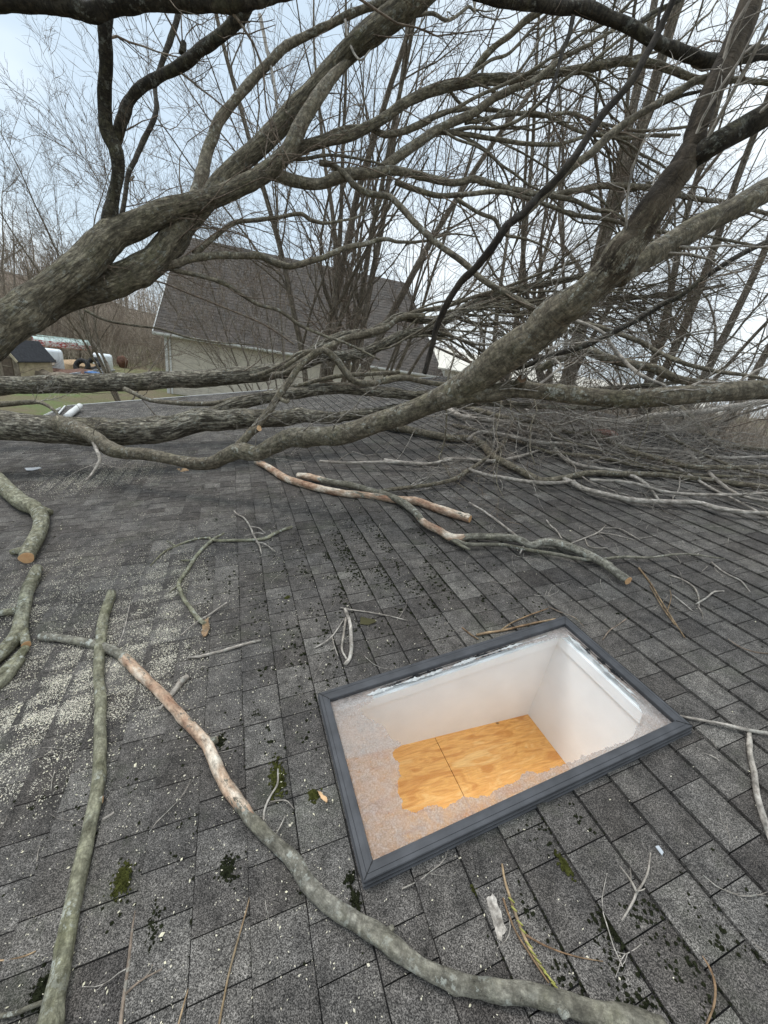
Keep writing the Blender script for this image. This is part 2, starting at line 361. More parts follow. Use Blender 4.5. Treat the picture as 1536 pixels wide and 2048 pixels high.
# ---- many thin twigs at once
def grow(S, D, Ln, r0, nseg=6, wob=.18, bias=(0, 0, 0), taper=.3):
    n = len(S); P = [S]; d = nrm(D); step = (Ln / nseg)[:, None]; cur = S; b_ = np.asarray(bias)
    for i in range(nseg):
        d = nrm(d + rng.normal(0, wob, (n, 3)) + b_); cur = cur + d * step; P.append(cur)
    P = np.stack(P, 1); r = r0[:, None] * np.linspace(1, taper, nseg + 1)[None, :]
    return P, r
def kids(P, r, per, ang=(.45, .9), ln=(.3, .6), rr=.6, t0=.2, nseg=6, wob=.18, bias=(0, 0, 0), keep=None, rmin=.001, lenabs=None):
    n, S, _ = P.shape; per = np.maximum(rng.poisson(per, n), 0) if np.isscalar(per) else per
    idx = np.repeat(np.arange(n), per); m_ = len(idx)
    if m_ == 0: return np.zeros((0, nseg + 1, 3)), np.zeros((0, nseg + 1))
    t = rng.uniform(t0, .98, m_) * (S - 1); i0 = np.minimum(t.astype(int), S - 2); f = (t - i0)[:, None]
    A, B = P[idx, i0], P[idx, i0 + 1]; start = A * (1 - f) + B * f; T = nrm(B - A)
    rp = r[idx, i0] * (1 - f[:, 0]) + r[idx, i0 + 1] * f[:, 0]
    pr = nrm(np.cross(T, nrm(rng.normal(size=(m_, 3))))); a = rng.uniform(*ang, m_)[:, None]
    D = T * np.cos(a) + pr * np.sin(a)
    tot = np.linalg.norm(np.diff(P, axis=1), axis=2).sum(1)[idx] if lenabs is None else np.full(m_, lenabs)
    Ln = tot * rng.uniform(*ln, m_) * (1.15 - .6 * t / (S - 1)); r0 = np.maximum(rp * rr * rng.uniform(.7, 1.1, m_), rmin)
    return grow(start, D, Ln, r0, nseg, wob, bias)
def twigmesh(name, groups, mat, parent=None, sides=3, label=None, kind='stuff'):
    Vs, Fs, Ts = [], [], []; base = 0
    th = np.linspace(0, 2 * np.pi, sides, endpoint=False); ct, st = np.cos(th), np.sin(th)
    for P, r in groups:
        if len(P) == 0: continue
        n, S, _ = P.shape; T = nrm(np.gradient(P, axis=1)); ref = np.where(np.abs(T[..., 2:3]) > .8, X, Z)
        U = nrm(np.cross(T, ref)); W = np.cross(T, U)
        V = P[:, :, None, :] + r[:, :, None, None] * (ct[None, None, :, None] * U[:, :, None, :] + st[None, None, :, None] * W[:, :, None, :])
        Vs.append(V.reshape(-1, 3)); Ts.append(V.reshape(-1, 3))
        a = np.arange(n)[:, None, None] * S * sides; i = np.arange(S - 1)[None, :, None] * sides; j = np.arange(sides)[None, None, :]; j2 = (j + 1) % sides
        Fq = np.stack([a + i + j, a + i + j2, a + i + sides + j2, a + i + sides + j], -1).reshape(-1, 4) + base
        Fs.append(Fq); base += n * S * sides
    V = np.vstack(Vs); Fq = np.vstack(Fs); me = bpy.data.meshes.new(name)
    Vl = V - (WLOC(parent) if parent is not None else 0)
    me.vertices.add(len(V)); me.vertices.foreach_set('co', Vl.astype(np.float32).ravel())
    me.loops.add(Fq.size); me.loops.foreach_set('vertex_index', Fq.astype(np.int32).ravel())
    me.polygons.add(len(Fq)); me.polygons.foreach_set('loop_start', np.arange(0, Fq.size, 4, dtype=np.int32))
    me.polygons.foreach_set('use_smooth', np.ones(len(Fq), dtype=bool))
    a_ = me.attributes.new('tc', 'FLOAT_VECTOR', 'POINT'); a_.data.foreach_set('vector', np.vstack(Ts).astype(np.float32).ravel())
    me.materials.append(mat); me.update(calc_edges=True)
    o = bpy.data.objects.new(name, me); col.objects.link(o)
    if parent is not None: o.parent = parent
    if kind: o['kind'] = kind
    return o
def lift_off_roof(P, r, clear=.0):
    """keep every twig point above the shingles while it is over the roof"""
    q = P - CAM; n = q @ NR + H; u = q @ D1; v = q @ D2; lim = r + .006 + clear
    bad = (n < lim) & (u < 10.5) & (v > -3.7) & (v < 5.6)
    return P + NR * (np.where(bad, lim - n, 0))[..., None]

# ---------------------------------------------------------------- ground, hill
def mat_grass():
    m_, t, b, o = newmat('winter_lawn'); v = objco(t)
    c = ramp(t, noise_(t, v, .35, 6, .65), [(.34, (.15, .115, .075)), (.48, (.13, .13, .055)), (.62, (.10, .17, .04))])
    c = mixc(t, ramp(t, noise_(t, v, 6, 5, .7), [(.4, .6), (.65, 0.0)]), c, (.20, .155, .10)); t.links.new(c, b.inputs['Base Color'])
    bump(t, b, noise_(t, v, 12, 5, .7), .08); return m_
M_lawn = mat_grass()
n = 60; gx = np.concatenate([-np.geomspace(6, 600, n)[::-1], np.linspace(-5, 5, 9), np.geomspace(6, 600, n)]); V = []; Fc = []
for y_ in gx:
    for x_ in gx:
        d = math.hypot(x_, y_); V.append((x_, y_, .10 * mnoise.noise(Vector((x_ * .12, y_ * .12, 0))) * min(1, d / 25) * (1 if d < 120 else 0)))
g = len(gx)
for j in range(g - 1):
    for i in range(g - 1): Fc.append([j * g + i, j * g + i + 1, (j + 1) * g + i + 1, (j + 1) * g + i])
props(mesh('ground', V, Fc, M_lawn), kind='structure')
# low wooded hill far to the left
M_hill = simple('leaf_litter_hill', (.13, .095, .07), .95, .35, .4, bd=.2)
V = []; Fc = []; nx_, ny_ = 60, 24
for j in range(ny_):
    for i in range(nx_):
        a = -1.75 + i / (nx_ - 1) * 1.9; dd = 70 + j * 6.0
        hh = 13 * max(0, 1 - abs((a + 1.15) / .85)) ** .8 * math.sin(math.pi * min(1, j / (ny_ - 1))) + 1.2 * mnoise.noise(Vector((a * 8, dd * .05, 0)))
        V.append((math.sin(a) * dd, math.cos(a) * dd, hh - (.8 if j in (0, ny_ - 1) else 0)))
for j in range(ny_ - 1):
    for i in range(nx_ - 1): Fc.append([j * nx_ + i, j * nx_ + i + 1, (j + 1) * nx_ + i + 1, (j + 1) * nx_ + i])
props(mesh('hill', V, Fc, M_hill), kind='structure')

# ---------------------------------------------------------------- the house under our feet
house = empty('house', (*RP(4, 1, 0)[:2], 0), 'low house whose weathered grey shingle roof with a skylight fills the foreground', 'house')
E_, VS = .15, -3.677
U0, U1, V1 = -2.6, 10.5, 5.52
SKO = (.512, 1.168, .082, 1.388); SKI = (.550, 1.121, .122, 1.346)      # skylight frame: outer and inner rectangle (u0,u1,v0,v1)
HO = (.545, 1.125, .118, 1.352)
V = []; Fc = []; SH = []
def tab(u0, u1, v0, v1, vb, sh, jit, butt):
    b = len(V); nn = lambda v: .0105 - .0098 * (v - vb) / E_
    j = [random.gauss(0, 1) for _ in range(4)]
    for k, (u, v) in enumerate(((u0, v0), (u1, v0), (u1, v1), (u0, v1))): V.append(RP(u, v, nn(v) + (abs(j[k]) * jit if k < 2 else 0)))
    for (u, v) in ((u0, v0), (u1, v0), (u1, v1), (u0, v1)): V.append(RP(u, v, -.003))
    for q in ((3, 2, 1, 0), (0, 1, 5, 4), (1, 2, 6, 5), (3, 0, 4, 7)): Fc.append([b + i for i in q]); SH.append(sh)
v = VS; ci = 0
while v < V1:
    u = U0 - random.random() * .2; run = random.random()
    while u < U1:
        wd = random.choice((.09, .115, .13, .15, .17)) * random.uniform(.95, 1.05)
        gp_ = random.uniform(.0010, .0022) * (1 + .22 * max(0, u)); ua, ub = u + gp_, min(u + wd - gp_, U1 + .02); sh = min(1, max(0, random.gauss(.48 + .18 * math.sin(run * 6), .24))); run += random.uniform(0, .3)
        va = v + random.gauss(0, .0009); vb_ = min(v + E_ - random.uniform(.0025, .0045), V1)
        if ub < HO[0] or ua > HO[1] or vb_ < HO[2] or va > HO[3]: tab(ua, ub, va, vb_, v, sh, .0011, True)
        else:
            if ua < HO[0]: tab(ua, HO[0], va, vb_, v, sh, 0, True)
            if ub > HO[1]: tab(HO[1], ub, va, vb_, v, sh, 0, True)
            if va < HO[2]: tab(max(ua, HO[0]), min(ub, HO[1]), va, HO[2], v, sh, 0, True)
            if vb_ > HO[3]: tab(max(ua, HO[0]), min(ub, HO[1]), max(va, HO[3]), vb_, v, sh, 0, True)
        u += wd
    v += E_; ci += 1
roofm = mesh('roof', V, Fc, M_shingle, house, False, None, {'shade': SH})
M_dark = simple('roof_felt', (.02, .019, .018), .95, .2, 20)
mb = MB()
for a in ((U0, HO[0], VS + .02, V1), (HO[1], U1, VS + .02, V1), (HO[0], HO[1], VS + .02, HO[2]), (HO[0], HO[1], HO[3], V1)):
    mb.hexa([RP(a[0], a[2], -.05), RP(a[1], a[2], -.05), RP(a[1], a[3], -.05), RP(a[0], a[3], -.05), RP(a[0], a[2], -.0035), RP(a[1], a[2], -.0035), RP(a[1], a[3], -.0035), RP(a[0], a[3], -.0035)])
mb.build('roof_deck', M_dark, house)
# far slope beyond the ridge, with its ridge cap, fascias and walls
M_white = simple('white_trim_paint', (.62, .62, .60), .6, .12, 6)
M_siding = simple('beige_siding', (.56, .51, .43), .7, .1, 3)
D2B = np.array([D2H[0], D2H[1], -.19]); D2B /= np.linalg.norm(D2B); RB = lambda u, s, nn=0: RP(u, V1, nn) + D2B * s
MB().hexa([RB(U0, 0, -.06), RB(U1, 0, -.06), RB(U1, 3.6, -.06), RB(U0, 3.6, -.06), RB(U0, 0, 0), RB(U1, 0, 0), RB(U1, 3.6, 0), RB(U0, 3.6, 0)]).build('back_roof', M_dark, house)
mb = MB(); uu = U0
while uu < U1:
    p, q = uu, min(uu + .17, U1)
    mb.poly([RP(p, V1 - .14, .009), RP(q, V1 - .14, .012), RP(q, V1 + .01, .024), RP(p, V1 + .01, .021)]); mb.poly([RP(p, V1 + .01, .021), RP(q, V1 + .01, .024), RB(q, .15, .01), RB(p, .15, .01)]); uu += .15
o = mesh('ridge_cap', mb.v, mb.f, M_shingle, house, False, None, {'shade': [.35 + .3 * random.random() for _ in mb.f]})
mb = MB()
c0, c1, c2, c3 = RP(U0 + .3, VS + .35, -.06), RP(U1 - .25, VS + .35, -.06), RB(U1 - .25, 3.3, -.07), RB(U0 + .3, 3.3, -.07)
rid0, rid1 = RP(U0 + .3, V1, -.06), RP(U1 - .25, V1, -.06)
def dn(p): return np.array([p[0], p[1], 0.0])
mb.poly([dn(c0), dn(c1), c1, c0]); mb.poly([dn(c1), dn(c2), c2, rid1, c1]); mb.poly([dn(c2), dn(c3), c3, c2]); mb.poly([dn(c3), dn(c0), c0, rid0, c3])
mb.build('wall', M_siding, house)
mb = MB()
mb.box((RP(U0, VS - .012, -.09) + RP(U1, VS - .012, -.09)) / 2, D1, D2, NR, U1 - U0, .02, .15)
mb.box((RP(U1 + .012, VS, -.085) + RP(U1 + .012, V1, -.085)) / 2, D1, D2, NR, .02, V1 - VS, .15)
mb.build('fascia', M_white, house)
mb = MB()
mb.box((RP(U1 - .02, VS, .012) + RP(U1 - .02, V1, .012)) / 2, D1, D2, NR, .03, V1 - VS, .008)
mb.build('drip_edge', M_white, house)
mb = MB(); 
g0, g1 = RP(U0, VS - .09, -.07), RP(U1, VS - .09, -.07); gc = (g0 + g1) / 2
mb.box(gc + D2H * -.055, D1, D2H, Z, U1 - U0, .006, .1); mb.box(gc + Z * -.05, D1, D2H, Z, U1 - U0, .104, .006)
mb.build('gutter', M_white, house)

# ---------------------------------------------------------------- skylight
M_frame = simple('slate_grey_frame', (.050, .051, .055), .6, .28, 14, .35)
skyl = mesh_loops = None
def rect_loop(a, n_, k):                      # k = 0 outer .. 1 inner, a extra outward
    o0 = [SKO[i] + (SKI[i] - SKO[i]) * k for i in range(4)]
    return [RP(o0[0] - a, o0[2] - a, n_), RP(o0[1] + a, o0[2] - a, n_), RP(o0[1] + a, o0[3] + a, n_), RP(o0[0] - a, o0[3] + a, n_)]
prof = [(.006, .003, 0), (.006, .010, 0), (.001, .012, 0), (.001, .018, 0), (.004, .020, 0), (.004, .026, 0), (-.001, .028, 0), (-.001, .034, 0), (.002, .036, 0), (.001, .043, 0), (0, .045, .03),
        (0, .046, .30), (0, .0445, .32), (0, .046, .34), (0, .0465, .70), (0, .045, .93), (0, .042, .985), (0, .028, 1.0), (0, -.01, 1.0)]
V = []; Fc = []
for a, n_, k in prof: V += rect_loop(a, n_, k)
for i in range(len(prof) - 1):
    for j in range(4): Fc.append([i * 4 + j, i * 4 + (j + 1) % 4, (i + 1) * 4 + (j + 1) % 4, (i + 1) * 4 + j])
skyl = mesh('skylight', V, Fc, M_frame, house, False)
skyl['label'] = 'rectangular skylight with slate grey frame and half worn frosted pane'
# mitre lines on the corners
mb = MB()
for (a, b_) in (((0, 2), (0, 2)), ((1, 2), (1, 2)), ((1, 3), (1, 3)), ((0, 3), (0, 3))):
    p = RP(SKO[a[0]], SKO[a[1]], .0462); q = RP(SKI[a[0]], SKI[a[1]], .0462); d = nrm(q - p)
    MB().box((p + q) / 2, d, np.cross(NR, d), NR, np.linalg.norm(q - p) * .86, .0016, .003).build('mitre_joint', M_dark, skyl)
# glass pane
mg, t, b, o = newmat('clear_glass'); t.nodes.remove(b)
tr = t.nodes.new('ShaderNodeBsdfTransparent'); tr.inputs[0].default_value = (.98, .99, .99, 1); gl = t.nodes.new('ShaderNodeBsdfGlossy'); gl.inputs['Roughness'].default_value = .12
fr = t.nodes.new('ShaderNodeFresnel'); fr.inputs[0].default_value = 1.2; mm = t.nodes.new('ShaderNodeMixShader')
t.links.new(fr.outputs[0], mm.inputs[0]); t.links.new(tr.outputs[0], mm.inputs[1]); t.links.new(gl.outputs[0], mm.inputs[2]); t.links.new(mm.outputs[0], o.inputs['Surface'])
GN = .024
MB().poly([RP(SKI[0] - .004, SKI[2] - .004, GN), RP(SKI[1] + .004, SKI[2] - .004, GN), RP(SKI[1] + .004, SKI[3] + .004, GN), RP(SKI[0] - .004, SKI[3] + .004, GN)]).build('pane', mg, skyl)
# worn frosting that is left around the clear middle
def ragged(pts, amp, sub, closed=True):
    outp = []
    n_ = len(pts)
    for i in range(n_ if closed else n_ - 1):
        a, b_ = np.array(pts[i]), np.array(pts[(i + 1) % n_]); d = b_ - a; nn = np.array([-d[1], d[0]]); l = np.hypot(*d) + 1e-6; nn = nn / l
        m_ = max(2, int(l / sub))
        for k in range(m_): outp.append(a + d * k / m_ + nn * (random.gauss(0, amp) if k else 0))
    return outp
hole = [(190,430),(215,458),(245,472),(282,490),(300,515),(318,545),(345,553),(357,562),(350,580),(325,610),(335,630),(352,640),(360,690),(345,720),(345,760),(366,790),(364,825),(400,838),(440,825),(470,808),(500,805),(535,822),(560,800),(600,775),(640,776),(672,770),(700,776),(730,748),(770,728),(815,712),(832,690),(870,675),(920,678),(960,660),(1000,645),(1050,630),(1100,610),(1150,590),(1200,565),(1250,550),(1275,530),(1290,490),(1310,450),(1295,410),(1250,360),(1200,310),(1130,240),(1080,190),(1030,146),(970,150),(880,170),(760,200),(640,240),(520,280),(420,310),(330,332),(240,368),(250,385),(240,405)]
def plane_uv(px, py, n_):
    return UV(on_roof(px, py, n_))[:2]
hp = ragged([tuple(q_) for q_ in ragged([plane_uv(620 + a / 1.969, 1200 + c / 1.969, GN + .002) for a, c in hole], .0035, .014)], .0016, .0035)
op = [(SKI[0] - .003, SKI[2] - .003), (SKI[1] + .003, SKI[2] - .003), (SKI[1] + .003, SKI[3] + .003), (SKI[0] - .003, SKI[3] + .003)]
opp = ragged(op, 0, .05)
import bmesh
def fill_ring(outer, inner, n_):
    bm = bmesh.new(); es = []
    for loop in (outer, inner):
        if not loop: continue
        vs = [bm.verts.new(Vector(RP(p[0], p[1], n_))) for p in loop]
        for i in range(len(vs)): es.append(bm.edges.new((vs[i], vs[(i + 1) % len(vs)])))
    bmesh.ops.triangle_fill(bm, use_beauty=True, use_dissolve=False, edges=es, normal=Vector(NR))
    V = [np.array(v_.co) for v_ in bm.verts]; bm.verts.index_update(); Fc = [[v_.index for v_ in f_.verts] for f_ in bm.faces]; bm.free(); return V, Fc
V, Fc = fill_ring(opp, hp, GN + .002)
mf, t, b, o = newmat('worn_frosting'); v_ = objco(t)
tr = t.nodes.new('ShaderNodeBsdfTransparent'); tr.inputs[0].default_value = (.96, .95, .94, 1); tl = t.nodes.new('ShaderNodeBsdfTranslucent'); tl.inputs[0].default_value = (.5, .47, .45, 1)
c = ramp(t, noise_(t, v_, 200, 4, .7), [(.36, (.22, .195, .18)), (.5, (.33, .30, .28)), (.62, (.52, .50, .48))]); t.links.new(c, b.inputs['Base Color'])
c2 = mixc(t, ramp(t, noise_(t, v_, 12, 5, .7), [(.4, 0.0), (.7, .35)]), c, (.52, .34, .25)); t.links.new(c2, b.inputs['Base Color'])
m1 = t.nodes.new('ShaderNodeMixShader'); m1.inputs[0].default_value = .25; t.links.new(b.outputs[0], m1.inputs[1]); t.links.new(tl.outputs[0], m1.inputs[2])
m2 = t.nodes.new('ShaderNodeMixShader'); t.links.new(ramp(t, noise_(t, v_, 30, 6, .75), [(.36, .48), (.64, .84)]), m2.inputs[0]); t.links.new(tr.outputs[0], m2.inputs[1]); t.links.new(m1.outputs[0], m2.inputs[2])
t.links.new(m2.outputs[0], o.inputs['Surface']); bump(t, b, noise_(t, v_, 160), .0005)
ff = mesh('frosting', V, Fc, mf, skyl, False); ff['label'] = 'mottled worn frosting with a ragged edge round the clear middle'
# black sealant tape and flaked white paint under the far and right edges
M_tape = simple('black_sealant', (.012, .012, .013), .6, .3, 40)
M_flake = simple('flaking_white_paint', (.42, .43, .42), .6, .25, 60)
def strip(line, wd, n_, name, mat, amp=.006):
    V = []; Fc = []; pts = []
    for i in range(len(line) - 1):
        a, b_ = np.array(line[i]), np.array(line[i + 1]); m_ = max(2, int(np.hypot(*(b_ - a)) / .008))
        for k in range(m_): pts.append(a + (b_ - a) * k / m_)
    pts.append(np.array(line[-1]))
    for i, p in enumerate(pts):
        d = pts[min(i + 1, len(pts) - 1)] - pts[max(i - 1, 0)]; nn = np.array([-d[1], d[0]]) / (np.hypot(*d) + 1e-6)
        e = min(1, min(i, len(pts) - 1 - i) / 6); w_ = wd * (.12 + 1.9 * max(0, mnoise.noise(Vector((i * .09, n_ * 900, 3))) + .35 * mnoise.noise(Vector((i * .61, n_ * 900, 8))) + .12)) * random.uniform(.5, 1.5) * e + .0003
        c_ = nn * amp * .5 * mnoise.noise(Vector((i * .15, n_ * 500, 1)))
        V += [RP(*(p + c_ + nn * w_ * random.uniform(.7, 1.3)), n_), RP(*(p + c_ - nn * w_ * random.uniform(.7, 1.3)), n_)]
    for i in range(len(pts) - 1): Fc.append([2 * i, 2 * i + 2, 2 * i + 3, 2 * i + 1])
    return mesh(name, V, Fc, mat, skyl, False)
ui, vi = SKI[1], SKI[3]
strip([(ui - .012, .30), (ui - .008, .62), (ui - .006, 1.05)], .008, GN + .0035, 'sealant', M_tape)
strip([(ui - .024, .27), (ui - .02, .6), (ui - .016, 1.0), (ui - .02, 1.22)], .006, GN + .0045, 'paint_flakes', M_flake, .01)
strip([(ui - .02, vi - .012), (.95, vi - .010), (.78, vi - .009), (.68, vi - .006)], .010, GN + .0035, 'sealant', M_tape)
strip([(ui - .05, vi - .03), (.95, vi - .032), (.8, vi - .03), (.66, vi - .025)], .005, GN + .0045, 'paint_flakes', M_flake, .008)
# the shaft below
M_shaft = simple('shaft_white_paint', (.90, .905, .90), .7, .035, 7)
FZ = CAMZ - 1.75
def HP(u, hv, z): p = CAM + D1 * u + D2H * hv; return np.array([p[0], p[1], z])
ca = D2H @ D2
def ztop(hv): return CAMZ - H / NR[2] + (hv) * D2[2] / ca - .004      # underside of the roof at a horizontal offset
sh0, sh1, s0, s1 = .53, 1.108, .33, 1.572
mb = MB(); T_ = .03
def wall(ua, va, ub, vb, ou, ov):
    lo = FZ - .05
    def q(u, v_, z=None): return HP(u, v_, z if z is not None else ztop(v_))
    mb.hexa([q(ua, va, lo), q(ub, vb, lo), q(ub + ou, vb + ov, lo), q(ua + ou, va + ov, lo), q(ua, va), q(ub, vb), q(ub + ou, vb + ov) - Z * .002, q(ua + ou, va + ov) - Z * .002])
wall(sh1, s0, sh1, s1, T_, 0); wall(sh0, s1, sh1, s1, 0, T_); wall(sh0, s0, sh1, s0, 0, -T_); wall(sh0, s0, sh0, s1, -T_, 0)
so = mb.build('shaft', M_shaft, skyl)
mb = MB()
for (a, b_) in (((sh1 - .004, s0), (sh1 - .004, s1 - .01)),):
    p, q = HP(*a, ztop(a[1]) - .03), HP(*b_, ztop(b_[1]) - .03); mb.box((p + q) / 2, nrm(q - p), D1, np.cross(nrm(q - p), D1), np.linalg.norm(q - p), .012, .05)
p, q = HP(sh0 + .1, s1 - .006, ztop(s1) - .03), HP(sh1 - .01, s1 - .006, ztop(s1) - .03); mb.box((p + q) / 2, D1, D2H, Z, np.linalg.norm(q - p), .012, .05)
mb.build('shaft_trim', M_shaft, skyl)
def mat_ply():
    m_, t, b, o = newmat('plywood'); v = objco(t)
    rot = t.nodes.new('ShaderNodeMapping'); rot.inputs['Rotation'].default_value = (0, 0, -math.atan2(D2H[1], D2H[0])); t.links.new(v, rot.inputs['Vector']); v = rot.outputs[0]
    wv = noise_(t, v, 7, 5, .5, (.5, 2.2, 1), 1.6); c = ramp(t, wv, [(.36, (.66, .28, .07)), (.47, (.86, .46, .14)), (.56, (.80, .39, .11)), (.66, (.90, .54, .20))])
    c = mixc(t, ramp(t, noise_(t, v, 60, 5, .7, (.2, 2, 1)), [(.35, .5), (.6, 0.0)]), c, (.52, .20, .045))
    c = mixc(t, ramp(t, voro_(t, v, 5.5, (1, 1.5, 1)), [(.03, .9), (.08, 0.0)]), c, (.16, .07, .03)); t.links.new(c, b.inputs['Base Color']); b.inputs['Roughness'].default_value = .65; return m_
M_ply = mat_ply()
sp0 = ground(868.9, 1466.6, FZ); sp1 = ground(924.7, 1593.6, FZ); sm = ((sp0 - CAM) @ D2H + (sp1 - CAM) @ D2H) / 2
MB().hexa([HP(sh0, s0, FZ - .02), HP(sh1, s0, FZ - .02), HP(sh1, sm - .0015, FZ - .02), HP(sh0, sm - .0015, FZ - .02), HP(sh0, s0, FZ), HP(sh1, s0, FZ), HP(sh1, sm - .0015, FZ), HP(sh0, sm - .0015, FZ)]).build('plywood_panel', M_ply, skyl)
MB().hexa([HP(sh0, sm + .0015, FZ - .02), HP(sh1, sm + .0015, FZ - .02), HP(sh1, s1, FZ - .02), HP(sh0, s1, FZ - .02), HP(sh0, sm + .0015, FZ + .001), HP(sh1, sm + .0015, FZ + .001), HP(sh1, s1, FZ + .001), HP(sh0, s1, FZ + .001)]).build('plywood_panel', M_ply, skyl)
MB().box(HP(.8, .95, FZ - .04), D1, D2H, Z, .7, 1.4, .02).build('shaft_floor', M_dark, skyl)

# ================================================================ fallen trees
# --- A: forked trunk at the upper left and every limb that grows from it
tA = empty('fallen_tree', at(-60, 690, 2.2), 'bare tree whose thick forked trunk enters at upper left and spreads across the sky', 'tree')
def B(parent, spec, name='branch', mat=None, **kw): return branch(name, spec, mat or M_smooth, parent, **kw)
B(tA, '-900,930,230,2.2; -560,860,215,2.1; -260,760,190,2.1; -140,715,165,2.15; -60,680,148,2.2; 0,645,136; 60,612,120; 120,570,108,2.45; 170,530,104; 205,490,104; 240,462,92,2.65; 290,442,82; 340,422,74; 400,400,66,2.85; 460,380,60; 520,350,60,3; 560,318,56,3.05; 590,300,44; 640,286,34,3.15; 700,272,34; 770,236,32,3.3; 812,206,32; 860,184,34,3.45; 920,168,36; 980,158,34; 1040,156,30,3.7; 1100,148,28; 1180,136,30; 1250,122,30,3.8; 1320,132,28; 1400,160,24,4; 1480,160,20; 1560,170,16,4.2',
  'trunk', M_trunk, sides=22, k=7, lump=.10)
B(tA, '60,640,70,2.5; 130,592,84,2.6; 200,570,92,2.7; 250,550,94; 305,525,92,2.8; 340,490,80; 372,448,74,2.9; 420,395,66; 455,350,62,3; 505,300,62; 560,245,64,3.1; 620,185,62; 665,135,64,3.1; 705,95,70; 750,60,76,3; 790,30,84; 840,-10,86,2.9; 900,-60,80; 1000,-160,70; 1080,-340,56,3', 'limb', M_trunk, sides=20, k=6, lump=.09)
B(tA, '548,328,40,3.05; 566,312,46; 585,282,44,3; 602,245,42; 630,200,40,3; 660,160,38; 690,128,22,3.06; 712,104,10,3.12', 'limb', M_smooth, sides=16, lump=.08)
B(tA, '372,440,56,2.95; 388,400,44,3; 400,365,38; 412,310,36,3.1; 425,280,34; 440,240,34,3.1; 470,200,32; 510,155,30; 540,125,30,3.1; 565,97,30; 610,72,28,3.1; 660,48,28; 700,30,28,3; 760,6,28; 830,-20,26,3', 'limb', M_smooth, sides=14, lump=.10)
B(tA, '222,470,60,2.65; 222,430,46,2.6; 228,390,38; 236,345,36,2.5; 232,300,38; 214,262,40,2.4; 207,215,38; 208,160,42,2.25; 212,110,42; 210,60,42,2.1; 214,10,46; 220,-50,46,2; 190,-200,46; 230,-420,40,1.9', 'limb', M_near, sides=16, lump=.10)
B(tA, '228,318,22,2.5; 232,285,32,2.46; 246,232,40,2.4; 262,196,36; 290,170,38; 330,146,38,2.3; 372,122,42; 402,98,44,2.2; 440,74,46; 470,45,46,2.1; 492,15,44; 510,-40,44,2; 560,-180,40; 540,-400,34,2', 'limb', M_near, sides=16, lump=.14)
B(tA, '365,108,22,2.28; 366,96,20; 368,84,16,2.27', 'stub', M_near, sides=10)
B(tA, '243,436,16,2.75; 250,395,14; 256,350,15,2.8; 270,320,16; 288,280,18,2.85; 308,240,16; 313,210,14; 310,170,13,2.9; 322,130,16; 338,85,18,2.9; 352,45,18; 362,0,16,2.9; 380,-120,14; 370,-300,10,2.9', 'branch', M_near)
B(tA, '268,352,7,2.82; 262,358,10; 254,362,12,2.8', 'stub', M_smooth, sides=8)
B(tA, '545,346,40,3.1; 590,362,36,3.15; 640,368,36; 690,352,38,3.2; 740,348,34; 790,342,28,3.3; 850,354,24; 910,366,22; 950,358,22,3.5; 990,370,20; 1040,382,20; 1100,390,18,3.7; 1150,382,18; 1200,372,20,3.8; 1260,372,20; 1320,380,18; 1380,396,17,4; 1450,405,15; 1550,432,13,4.2', 'limb', M_smooth, sides=14)
B(tA, '590,296,28,3.2; 640,278,22; 690,258,22,3.3; 740,256,20; 768,268,22; 810,262,22,3.4; 850,244,22; 880,228,16; 930,218,14; 1000,222,13,3.6; 1080,232,13; 1140,226,12; 1200,246,12,3.8; 1290,262,10; 1400,250,8,4')
B(tA, '760,340,28,3.35; 800,312,28; 850,276,28,3.4; 900,248,26; 950,222,26; 990,196,24,3.5; 1030,176,22; 1070,160,18,3.5; 1120,120,14; 1180,88,12,3.5; 1260,40,10')
B(tA, '878,262,20,3.45; 930,268,16; 1000,280,15,3.5; 1060,288,14; 1120,288,12,3.6; 1180,270,11; 1240,268,10; 1340,274,8,3.9')
B(tA, '930,246,14,3.5; 1000,232,14; 1060,226,14,3.6; 1100,234,14; 1130,250,13; 1170,266,12,3.7; 1240,276,12; 1310,270,10; 1360,270,8,3.9')
B(tA, '945,148,20,3.6; 965,118,20,3.5; 990,92,18; 1020,70,18,3.4; 1050,42,20; 1085,20,20,3.3; 1120,-10,20')
B(tA, '640,326,18,3.2; 665,330,18; 690,350,18,3.15; 710,372,18; 740,388,18; 775,392,18,3.1; 800,412,18; 825,440,18; 850,465,18,3; 880,492,18; 920,520,18; 955,550,18,2.9; 985,572,18; 1020,590,18; 1060,614,18,2.8; 1092,626,18; 1130,632,16')
B(tA, '790,364,18,3.35; 830,378,18; 880,392,16,3.4; 940,388,15; 1000,384,15,3.5; 1050,396,15; 1100,412,14; 1150,430,14,3.7; 1220,440,13; 1300,462,12,3.9; 1400,470,10; 1550,500,8,4.2')
B(tA, '915,398,12,3.4; 945,418,12; 968,430,13,3.4; 990,440,12; 1008,468,11; 1050,478,8,3.5; 1090,494,6; 1120,520,4')
B(tA, '1100,392,16,3.6; 1150,402,15; 1190,420,14; 1230,428,13,3.7; 1290,470,12; 1340,500,10,3.8; 1430,520,8')
B(tA, '320,532,34,2.85; 350,528,26,2.85; 380,518,24; 430,512,22,2.9; 480,512,20; 520,512,20; 548,524,20; 580,532,18,3; 620,522,18; 645,516,16; 690,496,16,3.1; 730,488,14; 768,478,12; 800,484,10,3.2; 850,482,8; 900,468,6; 960,474,4')
B(tA, '388,508,22,2.9; 410,490,18; 436,468,16,2.95; 470,446,15; 510,440,13,3; 560,434,12; 600,428,12; 622,440,12; 650,446,10,3.1; 680,442,8; 720,432,6; 760,408,4,3.2')
